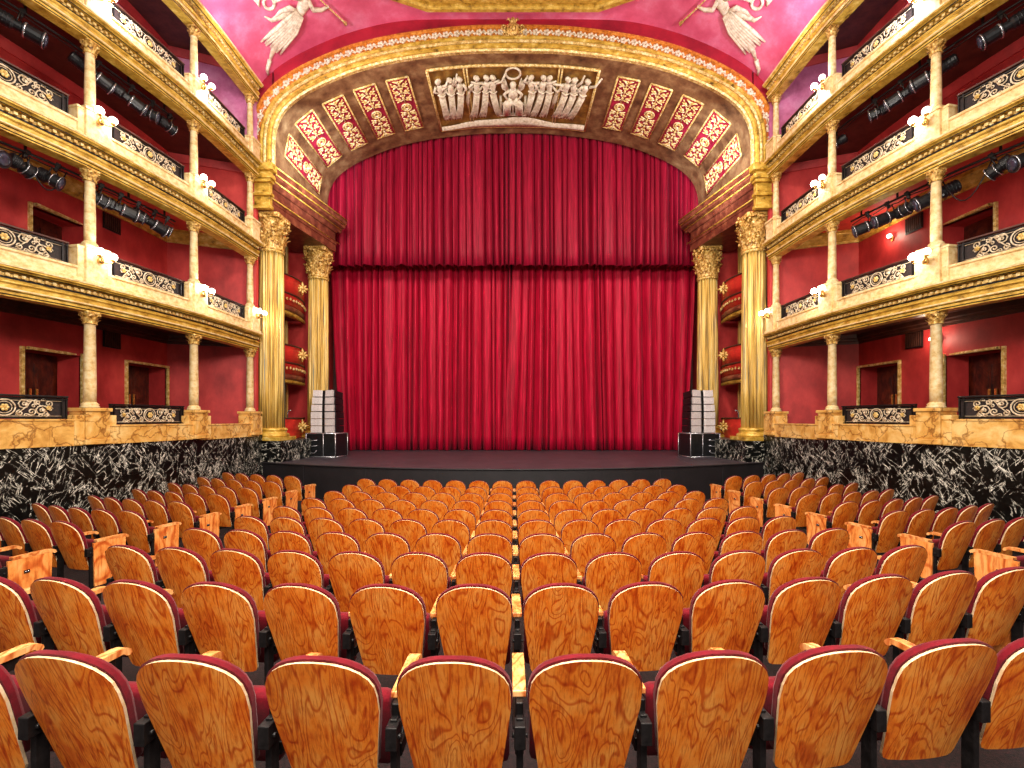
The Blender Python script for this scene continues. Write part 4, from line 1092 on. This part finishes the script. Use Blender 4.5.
# ------------------------------------------------------------ curtains
def curtain(x0, x1, z0, z1, Yc, wmin, wmax, amp, seed, drift, rows=14):
    rr = random.Random(seed); bs = [x0]
    while bs[-1] < x1:
        bs.append(bs[-1]+rr.uniform(wmin, wmax)*rr.choice((.6, 1, 1, 1.5)))
    bs[-1] = x1; am = [amp*rr.uniform(.5, 1.35) for _ in bs]; dr = [drift(b)+rr.uniform(-.07, .07) for b in bs]; sk = [rr.uniform(.6, 1.6) for _ in bs]
    P = []
    for r in range(rows+1):
        f = r/rows; z = lerp(z1, z0, f); row = []
        for k in range(len(bs)-1):
            a = bs[k]+dr[k]*f**1.5; b = bs[k+1]+dr[k+1]*f**1.5; 
            for t in (0, .045, .1, .2, .34, .5, .66, .8, .9, .955):
                tt = t**sk[k]
                y = Yc+(.34 if t == 0 else 0)-am[k]*(.6+.4*f)*math.sin(PI*tt)**.65-.035*math.sin(3*PI*tt+k)
                row.append((lerp(a, b, t), y, z))
        row.append((bs[-1]+dr[-1]*f**1.5, Yc, z)); P.append(row)
    m = M(); m.grid(P, 0, True); return m
m = curtain(-7.9, 7.9, E+6.33, E+12.3, 19.05, .2, .4, .27, 5, lambda x: 0, 8)
# hem along the bottom of the valance
o = tag(m.build('upper_curtain', 'valance', org=(0, 19, E+6.4), solid=.015, recalc=False), 'upper crimson pleated curtain hanging from the arch over the main curtain', 'curtain')
dl = lambda x: .38*(x < -6.5)*(-x-6.5)-.0*x
m = curtain(-7.95, -.1, 1.02, E+7.2, 19.95, .26, .5, .42, 11, lambda x: max(0, -x-6.4)*.32)
cur = thing('main_curtain', 'closed crimson velvet main curtain in long folds down to the stage', 'curtain', (0, 19.9, 1.0))
m.build('curtain_half', 'drape', cur, (0, 19.9, 1.0), solid=.015, recalc=False)
m = curtain(-.05, 7.95, 1.02, E+7.2, 19.9, .26, .5, .42, 23, lambda x: -max(0, x-6.4)*.32-.5*math.exp(-x/.9)+.2*math.exp(-((x-3)/1.0)**2))
m.build('curtain_half', 'drape', cur, (0, 19.9, 1.0), solid=.015, recalc=False)
m = M(); m.box((0, 21.3, E+5), (18, .1, 16)); struct(m, 'wall_back', 'dark_brown', 'dark wall behind the curtain')

# ------------------------------------------------------------ speaker stacks
for s in (-1, 1):
    cx, cy = s*6.76, 16.55; rz = -s*-.0
    og = (cx, cy, 1.0); rz = math.radians(10*s)
    case = thing('subwoofer_case', 'black speaker case with metal edging under the %s speaker stack' % SIDE[s], 'speaker case', og, rz, 'black speaker cases')
    m = M(); m.box((0, 0, .43), (1.15, .8, .84)); m.build('case_body', 'black', case, bevel=.01)
    m = M()
    for sx in (-1, 1):
        for sy in (-1, 1): m.tube([(sx*.57, sy*.4, .02), (sx*.57, sy*.4, .85)], .022, 5)
    for z in (.02, .85):
        for sy in (-1, 1): m.tube([(-.57, sy*.4, z), (.57, sy*.4, z)], .022, 5)
        for sx in (-1, 1): m.tube([(sx*.57, -.4, z), (sx*.57, .4, z)], .022, 5)
    m.tube([(-s*.1, -.4, .02), (-s*.1, -.4, .85)], .018, 5)
    m.build('edging', 'chrome', case)
    m = M()
    ax = -s*-.3
    for z in (.62, .42): m.tube([(s*.12, -.41, z), (s*.30, -.43, z-.03), (s*.48, -.41, z)], .014, 6)
    m.tube([(s*.14, -.42, .25), (s*.22, -.43, .15), (s*.40, -.43, .15), (s*.48, -.42, .25)], .014, 6)
    m.build('case_handle', 'chrome', case)
    z = 1.87; y = cy; tilt = 0
    for k in range(6):
        og = (cx, y, z)
        sp_ = thing('line_array_speaker', 'pale grilled loudspeaker box in the %s stack, %s from the bottom' % (SIDE[s], ORD[k]), 'loudspeaker', og, rz, 'stacked loudspeaker boxes')
        sp_.rotation_euler = (tilt, 0, rz)
        wd = .95-.04*max(0, k-2)
        m = M(); m.box((0, .05, .125), (wd, .55, .235)); m.build('cabinet', 'black', sp_, bevel=.008)
        m = M()
        for q in (-1, 1):
            P = [[(q*.05, -.235, .01), (q*.05, -.235, .24)], [(q*.10, -.26, .01), (q*.10, -.26, .24)], [(q*(wd/2-.03), -.31, .01), (q*(wd/2-.03), -.31, .24)], [(q*(wd/2-.03), -.22, .01), (q*(wd/2-.03), -.22, .24)]]
            m.grid(P, 0, False); m.add([P[1][0], P[2][0], P[3][0], P[0][0]], [(0, 1, 2, 3)]); m.add([P[1][1], P[2][1], P[3][1], P[0][1]], [(0, 1, 2, 3)])
        m.build('grille', 'speaker_face', sp_, recalc=False)
        for j in range(3):
            m = M(); m.box((0, -.24, .05+j*.075), (.07, .02, .035)); m.build('horn', 'iron', sp_)
        for q in (-1, 1):
            m = M(); m.box((q*wd/2, -.1, .125), (.02, .2, .12)); m.build('fly_bracket', 'iron', sp_)
        z += .252*math.cos(tilt); y += .252*math.sin(-tilt)*1.0*1.0; tilt -= math.radians(2.2 if k > 1 else 0)
    # slim gooseneck on the lowest box
    m = M(); x0, y0 = s*8.02, 16.2
    m.tube([(x0, y0, E+.02), (x0, y0, E+.2), (x0-s*.04, y0, E+.27), (x0-s*.12, y0, E+.27)], .018, 6)
    tag(m.build('gooseneck_lamp', 'chrome', org=(x0, y0, E)), 'small metal gooseneck lamp on the rail of the lowest %s stage box' % SIDE[s], 'lamp')

# ------------------------------------------------------------ angels painted in relief on the vault
ANG = {'anchor': (6.45, 13.35)}
def VT(s, cx=6.5, cy=13.3):
    """maps picture-like (u, v) metres around the anchor on to the vault, w away from it"""
    def f(p):
        X = cx-.745*p[0]-.456*p[1]; Y = min(14.45, cy+.525*p[0]-.939*p[1])                        # u to the middle of the hall, v up the picture = towards the viewer
        z = vz(X, Y); d = .05
        nx = (vz(X+d, Y)-vz(X-d, Y))/(2*d); ny = (vz(X, Y+d)-vz(X, Y-d))/(2*d); l = math.sqrt(1+nx*nx+ny*ny)
        w = p[2]+.09
        return (s*(X+nx/l*w), Y+ny/l*w, z-w/l)
    return f
for s in (-1, 1):
    T = VT(s); ro2 = T((0, 0, 0))
    t = thing('painted_angel', 'ivory robed angel blowing a long trumpet on the rose vault, %s side' % SIDE[s], 'angel', ro2, 0, 'trumpeting angels on the vault')
    fl = ((0, 0, 1), .5); w = .03
    m = M(T)
    # body: head, torso, hips, trailing legs
    m.tube([(.42, .62, w), (.34, .40, w), (.22, .15, w), (.02, -.1, w), (-.25, -.42, w), (-.42, -.72, w), (-.62, -1.02, w), (-.74, -1.3, w)], [.10, .17, .13, .17, .17, .12, .07, .03], 10, flat=fl)
    m.tube([(.40, .58, w), (.47, .74, w)], .06, 8, flat=fl); m.ell((.50, .84, w+.02), (.12, .14, .08), 10, 7)
    m.tube([(.45, .52, w), (.60, .30, w+.03), (.85, .34, w+.03), (1.02, .45, w+.03)], [.075, .07, .055, .035], 7); m.ell((1.04, .47, w+.03), (.05, .05, .04), 6, 4)
    m.tube([(.26, .55, w), (-.02, .56, w+.02), (-.30, .50, w+.02), (-.50, .36, w)], [.08, .07, .055, .035], 7); m.ell((-.52, .34, w), (.05, .05, .04), 6, 4)
    m.tube([(-.72, -1.25, w), (-.82, -1.5, w), (-.80, -1.66, w)], [.06, .05, .03], 6)
    m.build('body', 'relief', t, ro2)
    m = M(T)
    for k in range(8):
        f = (k-3.5)/3.5
        m.tube([(.18+f*.10, .15-f*.08, w+.07), (-.10+f*.18, -.25-f*.14, w+.08), (-.42+f*.22, -.60-f*.16, w+.05), (-.70+f*.26+.05*(k % 2), -.92-f*.2, w)], [.03, .055, .06, .02], 6)
    m.tube([(0, .1, w), (-.30, .0, w), (-.62, -.15, w), (-.80, -.05, w)], [.10, .10, .06, .02], 7, flat=fl)
    m.tube([(.1, .2, w+.05), (-.1, .28, w+.06), (-.36, .12, w+.03), (-.55, -.1, w)], [.06, .08, .06, .02], 7, flat=fl)
    m.build('robe', 'relief', t, ro2)
    m = M(T)
    for k in range(7):
        m.tube([(.22, .6, w-.02), (-.2-.06*k, .78+.05*k, w-.02), (-.75+.05*k, .88+.11*k, w-.02)], [.05, .08, .02], 6, flat=fl)
    m.build('wing', 'relief', t, ro2)
    m = M(T); m.tube([(.56, .80, w+.04), (1.0, .50, w+.04), (1.55, .16, w+.04), (1.66, .09, w+.04)], [.018, .022, .03, .07], 8); m.build('trumpet', 'cream_gold', t, ro2)
    m = M(T); m.tube(spiral((-.66, .30, w), (1, 0, 0), (0, 1, 0), .15, 1, 18, 1), .04, 6)
    m.tube([(-.95, .75, w), (-.90, .50, w), (-1.0, .35, w), (-.92, .2, w)], [.03, .07, .08, .02], 6); m.build('wreath', 'relief', t, ro2)
